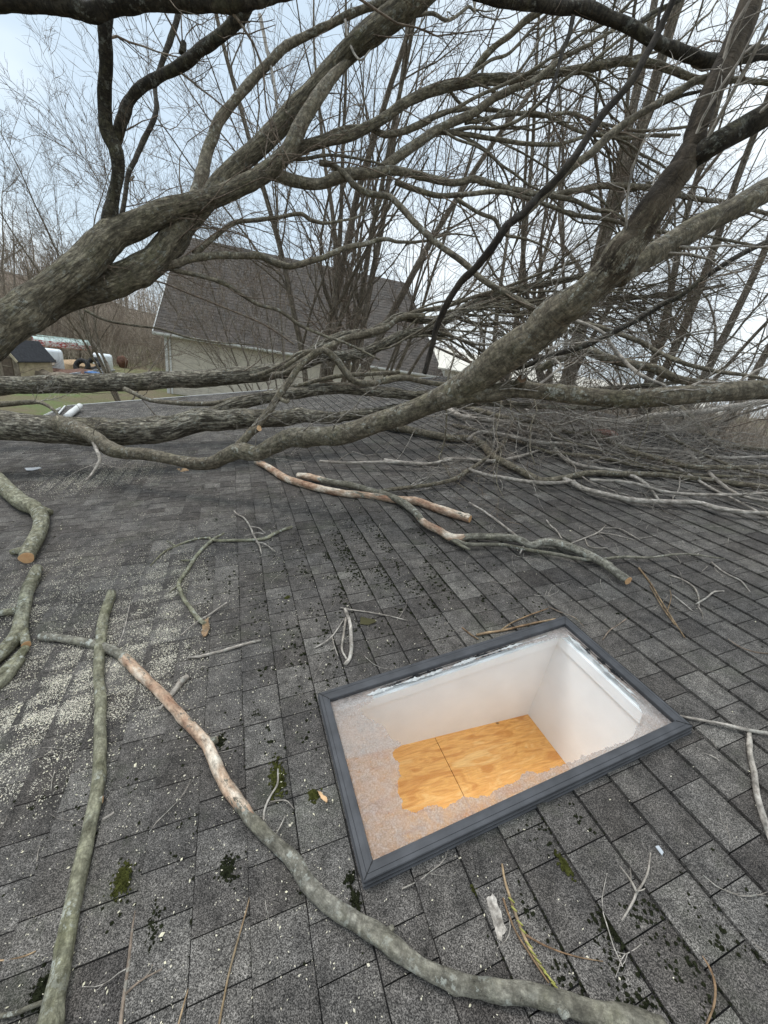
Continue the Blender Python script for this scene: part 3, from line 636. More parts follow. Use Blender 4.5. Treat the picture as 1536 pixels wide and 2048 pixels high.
B(tA, '305,520,14,2.85; 345,538,13; 400,552,12,2.9; 450,568,12; 480,588,11; 520,610,10,3.05; 560,622,10; 600,650,9; 640,668,8,3.2; 700,690,7; 760,720,5')
B(tA, '170,620,8,2.9; 210,640,7; 260,650,6,3; 320,658,6; 380,676,5; 450,686,4,3.2; 520,690,3')
B(tA, '200,570,6,3; 300,560,5; 380,588,5,3.1; 460,620,5; 530,650,5; 590,690,4,3.3', mat=M_twig)
for s in ('520,30,10,3.1; 532,90,9; 545,150,8; 552,200,7,3.1; 562,240,5', '855,-10,14,3.4; 820,40,13; 790,60,12,3.3; 760,80,10', '690,40,8,3; 700,90,7; 720,120,7; 740,100,5,3'): B(tA, s, mat=M_twigpale, sides=8)
B(tA, '560,312,22,3.12; 600,318,14; 660,310,10,3.2; 720,318,8; 770,330,6', sides=8)

# --- B: overhead limb crossing the top edge
tB = empty('overhead_limb', at(-80, 0, 1.25), 'dark nearly black limb crossing the top edge of the view just overhead', 'limb')
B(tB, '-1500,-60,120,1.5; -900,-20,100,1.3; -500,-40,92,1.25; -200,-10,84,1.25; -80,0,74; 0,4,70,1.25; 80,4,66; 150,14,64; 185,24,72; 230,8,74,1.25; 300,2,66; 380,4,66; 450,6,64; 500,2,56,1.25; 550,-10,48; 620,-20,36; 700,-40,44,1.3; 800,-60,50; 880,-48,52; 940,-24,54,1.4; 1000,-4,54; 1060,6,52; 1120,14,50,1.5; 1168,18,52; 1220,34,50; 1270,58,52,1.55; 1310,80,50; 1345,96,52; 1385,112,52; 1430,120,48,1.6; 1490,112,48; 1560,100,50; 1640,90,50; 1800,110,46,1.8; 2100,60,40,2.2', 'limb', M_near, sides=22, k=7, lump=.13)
B(tB, '1146,36,14,1.5; 1138,70,12; 1126,100,12,1.5; 1118,130,10; 1110,160,9; 1100,190,8,1.5; 1092,225,5', 'branch', M_twigdark, sides=8)
B(tB, '1272,52,14,1.55; 1290,36,13; 1320,18,12,1.6; 1360,0,12', 'branch', M_near)

# --- C: pale limb and dark broken branch in front of the spray on the right
tC = empty('broken_branch', at(846, 752, 1.9), 'thin black broken branch hanging diagonally in front of the sky at the right', 'branch')
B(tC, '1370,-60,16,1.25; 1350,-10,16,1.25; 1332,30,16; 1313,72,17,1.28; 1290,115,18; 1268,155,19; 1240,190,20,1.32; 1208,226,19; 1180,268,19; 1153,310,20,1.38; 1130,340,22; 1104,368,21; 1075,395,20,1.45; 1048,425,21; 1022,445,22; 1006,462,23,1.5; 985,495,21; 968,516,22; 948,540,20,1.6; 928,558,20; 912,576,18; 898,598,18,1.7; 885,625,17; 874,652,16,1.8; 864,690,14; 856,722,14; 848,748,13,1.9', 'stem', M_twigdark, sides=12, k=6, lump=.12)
B(tC, '1313,66,9,1.28; 1318,30,9; 1330,-10,8,1.26', 'branch', M_twigdark, sides=7)
tC2 = empty('broken_branch', at(1060, 440, 1.9), 'grey branch running up beside the thin black broken one on the right', 'branch')
B(tC2, '1046,432,18,1.75; 1080,396,22; 1118,358,23,1.75; 1150,328,23; 1183,304,22,1.75; 1210,278,22; 1238,256,22; 1265,236,20,1.75; 1300,216,22; 1345,190,24,1.75; 1380,168,20; 1420,150,16', 'stem', M_smooth, sides=12)
B(tC2, '1256,238,12,1.75; 1290,222,12; 1330,205,12; 1370,190,11,1.75; 1420,178,8', 'branch', M_near, sides=8)

# --- D: far log lying across the roof
tD = empty('fallen_tree', at(-40, 790, 5.3), 'furrowed grey brown trunk lying across the view farthest back on the roof', 'tree')
B(tD, '-1100,800,60,5.2; -300,785,56,5.2; -160,780,54; -40,775,52,5.3; 60,771,50; 150,768,50,5.3; 240,765,50; 330,760,48,5.2; 400,757,46; 470,750,46; 540,744,44,5.2; 580,738,38; 612,718,34; 640,694,30,5.2; 690,672,28; 740,664,28; 772,652,26,5.2; 800,634,24; 850,640,22; 900,630,20,5.2; 960,600,20; 1010,582,20,5; 1060,574,18; 1130,560,16,5; 1200,545,14; 1300,540,11,5', 'trunk', M_furrow, sides=22, k=7, lump=.09)
B(tD, '560,742,30,5.25; 610,730,28; 650,714,28,5.2; 720,706,30; 760,690,28; 800,672,26,5.1; 850,662,24; 880,648,20; 930,622,18,5; 980,604,18; 1040,600,16; 1120,606,14,5; 1220,596,12; 1340,590,10; 1450,570,8,4.8', 'limb', M_furrow, sides=14)
B(tD, '520,752,22,5.1; 570,748,18; 610,722,17,5; 640,705,17', 'limb', M_smooth, sides=10)
B(tD, '628,702,14,4.6; 600,706,12,4.7; 570,726,12; 530,746,12,4.9; 500,752,10', 'branch', M_smooth, sides=10)
B(tD, '780,640,12,5; 840,622,12; 900,610,11,5; 960,590,11; 1010,575,10; 1080,548,9,5; 1160,520,8', 'branch', M_smooth, sides=8)
B(tD, '250,778,12,5.0; 300,800,11,4.9; 350,806,12; 420,808,13,4.7; 470,798,13; 520,790,12,4.7; 600,770,11; 680,752,12,4.6; 740,748,12; 800,744,10', 'branch', M_smooth, sides=9)

# --- E: near log on the roof, with the long limb that rises to the upper right
tE = empty('fallen_tree', on_roof(-40, 900, .2), 'furrowed trunk lying on the shingles with a long limb rising to the upper right', 'tree')
B(tE, '-1000,840,96,4.2; -260,850,86,4.2; -120,852,80; -20,852,76,4.3; 60,855,74; 130,860,78,4.3; 190,862,80; 260,862,72,4.3; 330,856,68; 390,842,64,4.4; 440,840,56; 500,836,50,4.5; 560,836,44; 610,832,40,4.6; 660,836,32; 720,828,26,4.7; 780,818,24; 850,812,20,4.8; 950,806,18; 1080,812,16,4.6; 1200,816,14; 1350,806,12,4.4; 1550,790,10,4', 'trunk', M_furrow, sides=24, k=7, lump=.10)
B(tE, '370,848,36,4.5; 440,822,36; 492,802,36,4.6; 550,790,34; 620,780,32,4.7; 690,775,32; 770,785,30; 830,790,24,4.7; 900,786,20; 980,790,18; 1100,786,15,4.5; 1250,774,13; 1400,760,10,4.2', 'limb', M_furrow, sides=16)
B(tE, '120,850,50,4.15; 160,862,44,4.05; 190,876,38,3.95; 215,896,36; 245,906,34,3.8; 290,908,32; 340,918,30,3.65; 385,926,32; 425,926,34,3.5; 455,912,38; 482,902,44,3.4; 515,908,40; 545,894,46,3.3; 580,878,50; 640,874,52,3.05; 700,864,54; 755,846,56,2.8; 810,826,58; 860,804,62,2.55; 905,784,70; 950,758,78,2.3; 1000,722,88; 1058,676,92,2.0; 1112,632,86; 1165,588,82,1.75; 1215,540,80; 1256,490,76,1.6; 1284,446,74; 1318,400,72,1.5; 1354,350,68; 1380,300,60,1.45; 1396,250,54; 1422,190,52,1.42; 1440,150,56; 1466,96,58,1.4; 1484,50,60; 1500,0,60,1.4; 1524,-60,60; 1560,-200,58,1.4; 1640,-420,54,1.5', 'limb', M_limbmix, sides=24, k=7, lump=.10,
  peel=[0] * 22 + [.15, .30, .42, .48, .52, .56, .60, .62] + [.64] * 10)  # upper limb turns browner, its silhouette shade painted in as well

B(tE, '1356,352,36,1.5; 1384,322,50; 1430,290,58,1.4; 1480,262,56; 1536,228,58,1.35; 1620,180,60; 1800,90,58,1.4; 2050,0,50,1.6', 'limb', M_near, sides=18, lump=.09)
B(tE, '1236,560,50,1.72; 1262,536,62; 1300,512,60,1.75; 1350,482,58; 1400,452,60,1.75; 1440,432,58; 1490,408,58,1.75; 1540,380,60; 1640,340,60; 1850,260,54,1.8; 2100,200,46,2', 'limb', M_smooth, sides=18, lump=.12)
B(tE, '880,800,50,2.45; 930,790,48; 980,788,48,2.3; 1030,778,46; 1090,784,46,2.2; 1150,790,48; 1210,796,48,2.1; 1280,797,48; 1350,792,50,2; 1420,786,48; 1480,782,50,2; 1560,778,48; 1650,774,48; 1850,760,44,2; 2150,740,36,2.1', 'limb', M_smooth, sides=20, lump=.09)
o, P, r = B(tE, '1030,780,36,2.26; 1040,766,30,2.18; 1044,758,26,2.14', 'stub', M_smooth, sides=12)
cutface(P[-1], P[-1] - P[-2], r[-1] * .9, tE, 'broken_end', M_rotten)
B(tE, '468,902,26,3.4; 490,876,24; 510,855,22,3.4; 535,826,20; 556,794,20,3.45; 575,768,19; 592,742,18,3.5; 612,720,17; 636,703,18,3.55; 655,704,16; 676,724,18; 692,746,18,3.6; 712,764,18; 745,766,18; 780,758,18,3.7; 815,756,16; 850,764,15; 900,768,12,3.8; 980,760,10', 'branch', M_smooth, sides=12, lump=.1)
B(tE, '556,795,14,3.45; 572,804,10,3.42; 578,800,8', 'stub', M_smooth, sides=8)
o, P, r = B(tE, '498,866,22,3.42; 510,860,20,3.38; 518,856,18,3.34', 'stub', M_smooth, sides=10)
cutface(P[-1], P[-1] - P[-2], r[-1] * 1.0, tE, 'broken_end', M_split)
B(tE, '640,702,13,3.55; 618,704,12; 600,712,12,3.6; 560,740,11', 'branch', M_smooth, sides=9)
B(tE, '636,705,16,3.6; 680,682,18,3.8; 730,668,18; 775,655,18,4; 800,636,16; 850,630,13,4', 'branch', M_smooth, sides=10)
B(tE, '186,876,16,3.95; 192,896,12; 200,918,10,3.7; 192,935,9; 182,950,7; 170,962,5,3.5', 'branch', M_twigpale, sides=8, lump=.12)
B(tE, '-40,810,18,4.6; 20,808,16; 60,804,14,4.6; 85,806,10; 110,822,8; 118,836,6,4.5', 'branch', M_smooth, sides=8)
# lower limbs that lie along the shingles and fan out to the right
ROOFB = ['740,842,24,3.2; 768,850,22,3.3; 818,860,20; 868,870,19; 905,876,19; 943,878,20; 968,892,20; 983,910,18; 1010,926,18; 1038,940,18; 1066,955,18; 1090,962,17; 1133,955,14; 1183,945,14; 1250,948,14; 1318,950,14; 1418,960,13; 1560,978,12',
 '1128,958,12; 1150,968,14; 1168,978,14; 1215,990,14; 1268,1000,13; 1330,1004,13; 1393,1005,12; 1440,1018,12; 1493,1025,11; 1570,1028,10',
 '888,812,13; 910,826,14; 933,835,14; 1008,845,14; 1068,855,14; 1118,862,15; 1170,858,15; 1218,850,16; 1265,842,16; 1308,832,16; 1393,825,15; 1470,812,14; 1560,800,13',
 '860,806,13; 900,808,14; 960,822,14; 1020,838,13; 1080,846,12; 1150,868,12; 1188,868,13; 1230,888,14; 1268,905,14; 1318,918,14; 1370,932,13; 1418,935,12; 1550,934,11',
 '1040,806,9; 1050,815,9; 1062,830,9; 1078,850,10; 1108,895,10; 1130,918,10; 1158,930,10; 1200,938,10; 1243,945,10; 1288,965,9; 1318,1000,6',
 '1318,838,10; 1335,858,10; 1353,880,10; 1393,920,10; 1428,955,10; 1460,980,9; 1493,995,8; 1560,1005,7',
 '1290,845,12; 1313,832,13; 1335,822,13; 1360,816,13; 1383,833,14; 1400,855,14; 1413,872,14; 1435,886,13; 1460,892,13; 1550,902,12',
 '935,880,10; 952,868,10; 968,865,10; 1018,872,10; 1078,885,10; 1143,888,8; 1200,900,6',
 '768,920,9; 820,926,9; 868,927,9; 893,918,8; 930,918,9; 993,922,9; 1050,910,7; 1078,900,5',
 '750,984,9; 790,978,10; 843,972,10; 885,965,10; 910,958,11; 930,945,11; 950,932,9; 985,908,7; 1003,893,6; 1010,878,5',
 '938,938,8; 965,948,10; 1008,956,10; 1050,962,10; 1100,966,9; 1150,962,8',
 '640,922,7; 700,926,7; 780,924,8; 850,928,7; 905,918,5',
 '905,850,8; 960,862,9; 1030,880,9; 1100,905,9; 1180,912,9; 1290,935,9; 1400,950,8; 1550,955,7',
 '1000,852,7; 1100,875,8; 1200,890,8; 1330,900,8; 1440,915,8; 1560,912,7',
 '1180,960,8; 1260,965,8; 1340,985,8; 1450,990,7; 1560,985,6',
 '1330,870,8; 1400,905,8; 1470,935,8; 1560,960,7', '1250,905,8; 1340,930,8; 1420,975,7; 1500,1015,6; 1560,1050,5']
for i, s in enumerate(ROOFB): B(tE, s, lift=.015 + .02 * (i % 4), sides=9, mat=(M_smooth, M_twigpale, M_twigpale)[i % 3])

# --- F: long thin grey branches rising through the spray at the right
tF = empty('tangled_branch', at(1100, 700, 2.6), 'long thin grey branch sweeping up to the right edge through the tangle of twigs', 'branch')
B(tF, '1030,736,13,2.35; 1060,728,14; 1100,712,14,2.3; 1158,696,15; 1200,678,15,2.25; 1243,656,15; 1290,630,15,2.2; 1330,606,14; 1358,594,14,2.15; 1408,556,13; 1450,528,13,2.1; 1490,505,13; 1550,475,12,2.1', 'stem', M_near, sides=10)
B(tF, '1150,640,10,2.6; 1180,652,10; 1208,668,11,2.5; 1222,690,11; 1238,710,12,2.5; 1262,735,12; 1290,755,12,2.4; 1330,772,10', 'branch', M_twigpale, sides=9)
tG = empty('tangled_branch', at(1130, 630, 3), 'thin branch drooping to the right in front of the thick level limb', 'branch')
B(tG, '1120,630,12,2.9; 1160,645,13; 1200,655,14,2.8; 1248,672,14; 1290,688,14; 1308,700,14,2.7; 1345,718,14; 1380,730,13,2.6; 1430,742,12; 1500,752,10,2.6; 1570,768,8', 'stem', M_smooth, sides=10)
tH = empty('tangled_branch', at(1160, 730, 3.3), 'mossy branch arching behind the thick level limb at the right', 'branch')
B(tH, '1075,740,18,3.4; 1110,722,24,3.3; 1160,700,26; 1210,715,26,3.2; 1260,728,26; 1310,738,26,3.1; 1360,758,24; 1420,768,22,3; 1500,780,18', 'stem', M_smooth, sides=12)

# ---------------------------------------------------------------- sprays of fine branches
def resample(P, r, S=7):
    s = np.concatenate([[0], np.cumsum(np.linalg.norm(np.diff(P, axis=0), axis=1))]); t = np.linspace(0, s[-1], S)
    return np.stack([np.interp(t, s, P[:, i]) for i in range(3)], 1), np.interp(t, s, r)
def spray(parent, dens=2.2, right=.16, roofclear=True, rmin=.0016):
    """side shoots on every traced branch of one tree: two or three orders of twigs in one uncountable part"""
    groups = []
    for P, r, par in PATHS:
        if par is not parent or r.mean() > .10: continue
        L_ = np.linalg.norm(np.diff(P, axis=0), axis=1).sum(); k = max(1, int(L_ / .7))
        for c in np.array_split(np.arange(len(P)), k):
            if len(c) < 3: continue
            a, b_ = resample(P[c[0]:c[-1] + 1], np.minimum(r[c[0]:c[-1] + 1], .022)); groups.append((a, b_))
    if not groups: return []
    A = np.stack([g_[0] for g_ in groups]); Rr = np.stack([g_[1] for g_ in groups])
    bias = M @ np.array([right, -.02, 0.02])
    k1 = kids(A, Rr, dens, (.4, .95), (.6, 1.6), .30, 0, 8, .20, bias, rmin=.003, lenabs=.62)
    k2 = kids(k1[0], k1[1], 4.5, (.4, .9), (.3, .75), .6, .12, 6, .22, bias * .5, rmin=rmin * 1.15)
    k3 = kids(k2[0], k2[1], 2.4, (.4, .9), (.3, .7), .7, .15, 4, .22, bias * .3, rmin=rmin)
    res = [k1, k2, k3]
    if roofclear: res = [(lift_off_roof(p, q), q) for p, q in res]
    return res
def build_spray(parent, mat, **kw):
    g_ = spray(parent, **kw)
    if g_: twigmesh('twigs', g_[:1], mat, parent, 5); twigmesh('fine_twigs', g_[1:], mat, parent, 3)
build_spray(tA, M_twig, dens=1.9)
build_spray(tB, M_twig, dens=.8)
build_spray(tD, M_twig, dens=2.0)
build_spray(tE, M_twigpale, dens=2.0)
build_spray(tF, M_twig, dens=1.5); build_spray(tG, M_twig, dens=1.5); build_spray(tH, M_twig, dens=1.5)

def stream(parent, n, spec, mat, r0=.012, ln=(2.5, 4.5), nseg=18, wob=.19, per=7, name='spray_branch', pale=None, up=0.0):
    """n medium branches starting near a pixel/depth line and flowing to the right, with their twigs"""
    a, b_, aim = spec                                  # start line (two points), aim point
    t = rng.uniform(0, 1, n)[:, None]; S = np.array(a) * (1 - t) + np.array(b_) * t + rng.normal(0, .10, (n, 3))
    cand = np.vstack([p_[(r_ > .009)] for p_, r_, q_ in PATHS if q_ is parent and (r_ > .009).any()])
    S = np.array([cand[np.argmin(np.linalg.norm(cand - s_, axis=1) + rng.uniform(0, .35, len(cand)))] for s_ in S])      # each grows out of a limb
    ex = np.array(aim[0]) * (1 - (t2 := np.clip(t + rng.normal(0, .25, (n, 1)), 0, 1))) + np.array(aim[1]) * t2 + rng.normal(0, .42, (n, 3))
    D = nrm(ex - S); Ln = rng.uniform(*ln, n)
    P, r = grow(S, D, Ln, rng.uniform(.6, 1.25, n) * r0, nseg, wob, (0, 0, up), .3)
    P = lift_off_roof(P, r, .02); bias = nrm(D.mean(0)) * .08
    U_ = (P - CAM) @ D1; keep = (U_.min(1) > 1.85) & (np.linalg.norm(P - CAM, axis=2).min(1) > 2.4); P, r = P[keep], r[keep]; n = len(P)   # nothing of the crown reaches the clear roof
    k1 = kids(P, r, per, (.3, .95), (.15, .45), .55, .08, 9, .24, bias, rmin=.003)
    k2 = kids(k1[0], k1[1], 5.5, (.4, 1.0), (.35, .8), .6, .12, 7, .27, bias, rmin=.0018)
    k3 = kids(k2[0], k2[1], 3.2, (.4, 1.0), (.35, .75), .7, .12, 5, .28, bias, rmin=.0014)
    def far_(p, q): k_ = ((p - CAM) @ D1).min(1) > 1.7; return p[k_], q[k_]
    gs = [far_(lift_off_roof(p, q), q) for p, q in (k1, k2, k3)]
    for i in range(n):
        Q = catmull(np.hstack([P[i], r[i][:, None]]), 3); V, Fc, tc_, _ = tube_geo(Q[:, :3], Q[:, 3], 7, .06, i + 50, True)
        mesh('branch', V, Fc, mat, parent, True, {'tc': tc_})
    twigmesh('twigs', gs[:1], pale or mat, parent, 4); twigmesh('fine_twigs', gs[1:], pale or M_twig, parent, 3)
# the crown of the farthest log: level spray from the middle to the right edge
stream(tD, 22, (at(720, 690, 4.9), at(980, 620, 4.9), (at(1500, 540, 4.6), at(1560, 860, 3.6))), M_smooth, .018, (2.6, 4.6))
stream(tD, 14, (at(900, 600, 4.9), at(1100, 600, 4.6), (at(1640, 520, 4.2), at(1640, 740, 3.6))), M_smooth, .014, (2.2, 3.4))
# the crown of the nearer log: hugging the shingles and the ridge
stream(tE, 22, (on_roof(900, 815, .08), on_roof(1100, 880, .08), (on_roof(1620, 880, .35), on_roof(1700, 1020, .04))), M_twigpale, .012, (2.0, 3.6), wob=.17, pale=M_twigpale)
stream(tE, 22, (at(1050, 780, 2.6), at(1300, 790, 2.4), (on_roof(1750, 860, .5), on_roof(1800, 980, .1))), M_twigpale, .009, (1.3, 2.4), wob=.18, pale=M_twigpale)
stream(tD, 26, (at(1100, 640, 4.2), at(1350, 660, 4.2), (at(1750, 600, 4.2), at(1800, 830, 3.8))), M_smooth, .011, (1.6, 2.8), wob=.18)
stream(tE, 12, (on_roof(1100, 850, .1), on_roof(1300, 940, .05), (on_roof(1900, 860, .3), on_roof(1900, 1000, .04))), M_twigpale, .009, (1.5, 2.6), wob=.17, pale=M_twigpale)
# the crown of the forked tree: airy spray across the sky at the right
stream(tA, 12, (at(850, 150, 3.9), at(860, 420, 3.9), (at(1560, 60, 4.6), at(1560, 520, 4.6))), M_smooth, .014, (2.6, 4.4), per=8)
stream(tA, 12, (at(1100, 120, 4.0), at(1200, 420, 4.0), (at(1700, 250, 4.6), at(1700, 650, 4.4))), M_smooth, .012, (2, 3.6), per=8)
stream(tA, 8, (at(1000, 180, 3.7), at(1230, 270, 3.8), (at(1300, 560, 4.2), at(1500, 420, 4.2))), M_twig, .008, (1.2, 2.0), per=7)

# ---------------------------------------------------------------- standing trees
def standing(base, stems, label, height=11, spread=(.05, .4), r0=.13, per=(9, 6, 4), az=None, wob=.05, name='bare_tree', group=None, upb=.05, mats=(None, None), lean=(0, 0, 0), rmin=.004, cat='tree', stemparts=True):
    t_ = empty(name, base, label, cat, group); base = np.array(base)
    a = rng.uniform(0, 2 * np.pi, stems) if az is None else rng.uniform(az[0], az[1], stems)
    tl = rng.uniform(spread[0], spread[1], stems)
    D = np.stack([np.cos(a) * np.sin(tl), np.sin(a) * np.sin(tl), np.cos(tl)], 1) + np.array(lean)
    S = base + np.stack([np.cos(a) * r0 * 1.2, np.sin(a) * r0 * 1.2, np.zeros(stems)], 1) * (stems > 1)
    P, r = grow(S, D, rng.uniform(.75, 1.1, stems) * height, r0 * rng.uniform(.55, 1.1, stems), 14, wob, (0, 0, .012), .14)
    for i in range(stems):
        Q = catmull(np.hstack([P[i], r[i][:, None]]), 3)
        V, Fc, tc_, _ = tube_geo(Q[:, :3], Q[:, 3], 9, .06, i + 90, True); mesh('trunk', V, Fc, mats[0] or M_far, t_, True, {'tc': tc_})
    k1 = kids(P, r, per[0], (.35, .8), (.22, .5), .42, .24, 9, .13, (0, 0, upb), rmin=rmin * 2)
    k2 = kids(k1[0], k1[1], per[1], (.35, .85), (.25, .55), .55, .12, 7, .20, (0, 0, upb), rmin=rmin * 1.3)
    k3 = kids(k2[0], k2[1], per[2], (.35, .9), (.25, .6), .6, .12, 5, .24, (0, 0, upb), rmin=rmin)
    twigmesh('crown_branches', [k1], mats[1] or M_far, t_, 5); twigmesh('crown_twigs', [k2, k3], mats[1] or M_twig, t_, 3)
    return t_
def gp(x, y, dist): p = polar(x, y, dist); return (p[0], p[1], 0.0)
standing(gp(672, 640, 14.5), 9, 'many stemmed bare tree standing in front of the brown shingled barn roof', 15, (.03, .33), .17, (13, 7, 4), upb=.035, wob=.05)
standing(gp(600, 640, 15.5), 9, 'bare bush of slender stems arching left beside the many stemmed tree', 13, (.25, 1.0), .045, (19, 9, 5), az=(2.3, 3.9), upb=.03, wob=.06)
standing(gp(230, 640, 23), 6, 'fine twigged pale bare tree left of the barn against the sky', 13, (.1, .8), .06, (18, 9, 5), az=(1.2, 5.0), upb=.03, wob=.07)
standing(gp(730, 640, 15.5), 4, 'slender bare tree right of the many stemmed tree', 12, (.15, .5), .09, (12, 6, 4), az=(-.7, .7), upb=.04, wob=.05)
for px, dist, r0, st, ht, lb in ((1075, 12.5, .12, 2, 14, 'bare tree with two trunks behind the thick diagonal limb'), (1185, 9.5, .19, 2, 14, 'stout dark trunk standing behind the spray, nearest to the diagonal limb'),
                                 (1290, 12, .13, 2, 13, 'bare standing tree between the diagonal limb and the right edge'), (1430, 11, .12, 3, 12, 'bare standing tree close to the right edge'), (990, 22, .12, 3, 12, 'distant bare tree seen right of the barn')):
    standing(gp(px, 700, dist), st, lb, ht, (.03, .22), r0, (9, 6, 3), wob=.04)
for i, (px, dist, ht) in enumerate(((5, 48, 13), (45, 55, 11), (80, 50, 10), (125, 60, 9.5), (165, 66, 9), (210, 70, 8.5), (25, 62, 13), (250, 75, 9))):
    side = ('cut by the left edge of the view', 'third tree from the left edge', 'fourth tree from the left edge', 'fifth tree from the left edge', 'sixth tree from the left edge', 'seventh tree from the left edge', 'second tree and farther back', 'nearest to the barn')[i]
    b_ = polar(px, 560, dist); standing((b_[0], b_[1], 1.0), 3, 'bare skyline tree at far left, ' + side, ht, (.1, .5), .12, (8, 6, 4), wob=.08, group='bare trees on the far left skyline', rmin=.012)
for i, px in enumerate((870, 930, 1010, 1100, 1180, 1260, 1350, 1440, 1530, 1620)):
    b_ = polar(px, 700, 45 + 6 * (i % 3)); standing((b_[0], b_[1], 0), 2, 'distant bare tree behind the right hand branches, ' + ('nearest to', 'second from', 'third from', 'fourth from', 'fifth from', 'sixth from', 'seventh from', 'eighth from', 'ninth from', 'farthest from')[i] + ' the barn', 8 + 2 * (i % 3), (.1, .45), .12, (8, 6, 3), wob=.08, group='distant trees at the right', rmin=.012)

# brush thicket between the lawn and the hill
def mat_stalk():
    m_, t, b, o = newmat('dry_stalks'); v = objco(t)
    t.links.new(ramp(t, noise_(t, v, 2.2, 3, .6, (1, 1, .06)), [(.36, (.16, .125, .10)), (.5, (.33, .27, .21)), (.64, (.48, .42, .34))]), b.inputs['Base Color']); return m_
M_stalk = mat_stalk()
def thicket(name, n, x0, x1, d0, d1, hh, label):
    px = rng.uniform(x0, x1, n); dist = rng.uniform(d0, d1, n)
    S = np.array([[*polar(a, 640, b_)[:2], 0] for a, b_ in zip(px, dist)])
    D = np.stack([rng.normal(0, .22, n), rng.normal(0, .22, n), np.ones(n)], 1)
    P, r = grow(S, D, rng.uniform(*hh, n), np.full(n, .013), 5, .13, (0, 0, 0), .4)
    k1 = kids(P, r, 3, (.3, .8), (.2, .5), .8, .2, 4, .15, (0, 0, .05), rmin=.008)
    o = twigmesh(name, [(P, r), k1], M_stalk, None, 3); props(o, label, 'brush', None, 'stuff')
thicket('brush', 3600, -80, 420, 45, 60, (3.4, 6.0), 'tall thicket of dry brown stalks along the back of the yard')
S_ = []
for k in range(2600):
    a = random.uniform(-1.4, .1); dd = random.uniform(76, 150); hh = 13 * max(0, 1 - abs((a + 1.15) / .85)) ** .8 * math.sin(math.pi * min(1, (dd - 70) / 6 / 23)); S_.append((math.sin(a) * dd, math.cos(a) * dd, hh - .3))
S_ = np.array(S_); n = len(S_); P, r = grow(S_, np.stack([rng.normal(0, .12, n), rng.normal(0, .12, n), np.ones(n)], 1), rng.uniform(4, 9, n), np.full(n, .06), 5, .10, (0, 0, 0), .3)
k1 = kids(P, r, 6, (.3, .8), (.2, .45), .7, .25, 4, .15, (0, 0, .05), rmin=.03)
props(twigmesh('woodland', [(P, r), k1], M_stalk, None, 3), 'bare grey brown woods covering the far hill', 'woods', None, 'stuff')
thicket('brush', 700, 60, 420, 42, 45, (.7, 1.8), 'lower dry weeds in front of the tall thicket')
thicket('brush', 3800, 1180, 1900, 11, 17, (2.8, 5.2), 'close brown scrub rising just beyond the ridge at the right edge')
thicket('brush', 3600, 860, 1800, 17, 40, (1.6, 4.4), 'brown scrub beyond the ridge at the right')

# ---------------------------------------------------------------- barn
M_brnroof = None
def mat_barnroof():
    m_, t, b, o = newmat('brown_barn_shingle'); v = objco(t)
    br = t.nodes.new('ShaderNodeTexBrick'); br.inputs['Scale'].default_value = 1; br.inputs['Brick Width'].default_value = .3; br.inputs['Row Height'].default_value = .16
    br.inputs['Mortar Size'].default_value = .012; br.inputs['Mortar Smooth'].default_value = .6; br.inputs['Color1'].default_value = (.060, .054, .049, 1); br.inputs['Color2'].default_value = (.115, .102, .090, 1); br.inputs['Mortar'].default_value = (.035, .03, .027, 1)
    t.links.new(attr(t, 'flat'), br.inputs['Vector'])
    c = mixc(t, ramp(t, noise_(t, v, .9, 5, .6), [(.4, 0.0), (.7, .5)]), br.outputs['Color'], (.125, .10, .085)); t.links.new(c, b.inputs['Base Color']); bump(t, b, br.outputs['Fac'], -.01); return m_
M_barnroof = mat_barnroof()
SC = 1.18
e0 = polar(306, 664, 25 * SC); ez = e0[2]; bd = nrm(np.array([1, .25, 0])); bn = np.array([-bd[1], bd[0], 0])
barn = empty('barn', (e0[0], e0[1], 0), 'long barn with beige siding and a steep brown shingled roof behind the bare tree', 'barn')
LB = 19.0; run_ = 5.6 * SC; rz = ez + 5.4 * SC; ov = .45
def bp(a, c, z): p = e0 + bd * a + bn * c; return np.array([p[0], p[1], z])
V = []; FL = []; nn = 34; HIP = 2.4
for k in range(nn):                                   # lapped courses
    f0, f1 = k / nn, (k + 1) / nn; z0, z1 = ez + (rz - ez) * f0, ez + (rz - ez) * f1
    for a, q in ((0, 0), (LB - HIP * f0, 0)): V.append(bp(a, run_ * f0, z0 + .018)); FL.append((a, f0 * 8.9, 0))
    for a in (LB - HIP * f1, 0): V.append(bp(a, run_ * f1, z1)); FL.append((a, f1 * 8.9, 0))
Fc = [[4 * k, 4 * k + 1, 4 * k + 2, 4 * k + 3] for k in range(nn)] + [[4 * k + 3, 4 * k + 2, 4 * k + 5, 4 * k + 4] for k in range(nn - 1)]
b4 = len(V)
V += [bp(0, run_, rz), bp(LB - HIP, run_, rz), bp(LB, 2 * run_, ez), bp(0, 2 * run_, ez), bp(LB, 0, ez)]; FL += [(0, 0, 0), (LB, 0, 0), (LB, 9, 0), (0, 9, 0), (2, 9, 0)]; Fc.append([b4, b4 + 1, b4 + 2, b4 + 3]); Fc.append([b4 + 4, b4 + 2, b4 + 1])
mesh('roof', V, Fc, M_barnroof, barn, False, {'flat': FL})
mb = MB()
zz = 0.0
while zz < ez - .12:                                   # lap siding boards on the long wall
    mb.hexa([bp(.5, ov - .02, zz), bp(LB - .5, ov - .02, zz), bp(LB - .5, ov + .05, zz), bp(.5, ov + .05, zz), bp(.5, ov, zz + .14), bp(LB - .5, ov, zz + .14), bp(LB - .5, ov + .05, zz + .14), bp(.5, ov + .05, zz + .14)]); zz += .14
mb.build('siding', M_siding, barn)
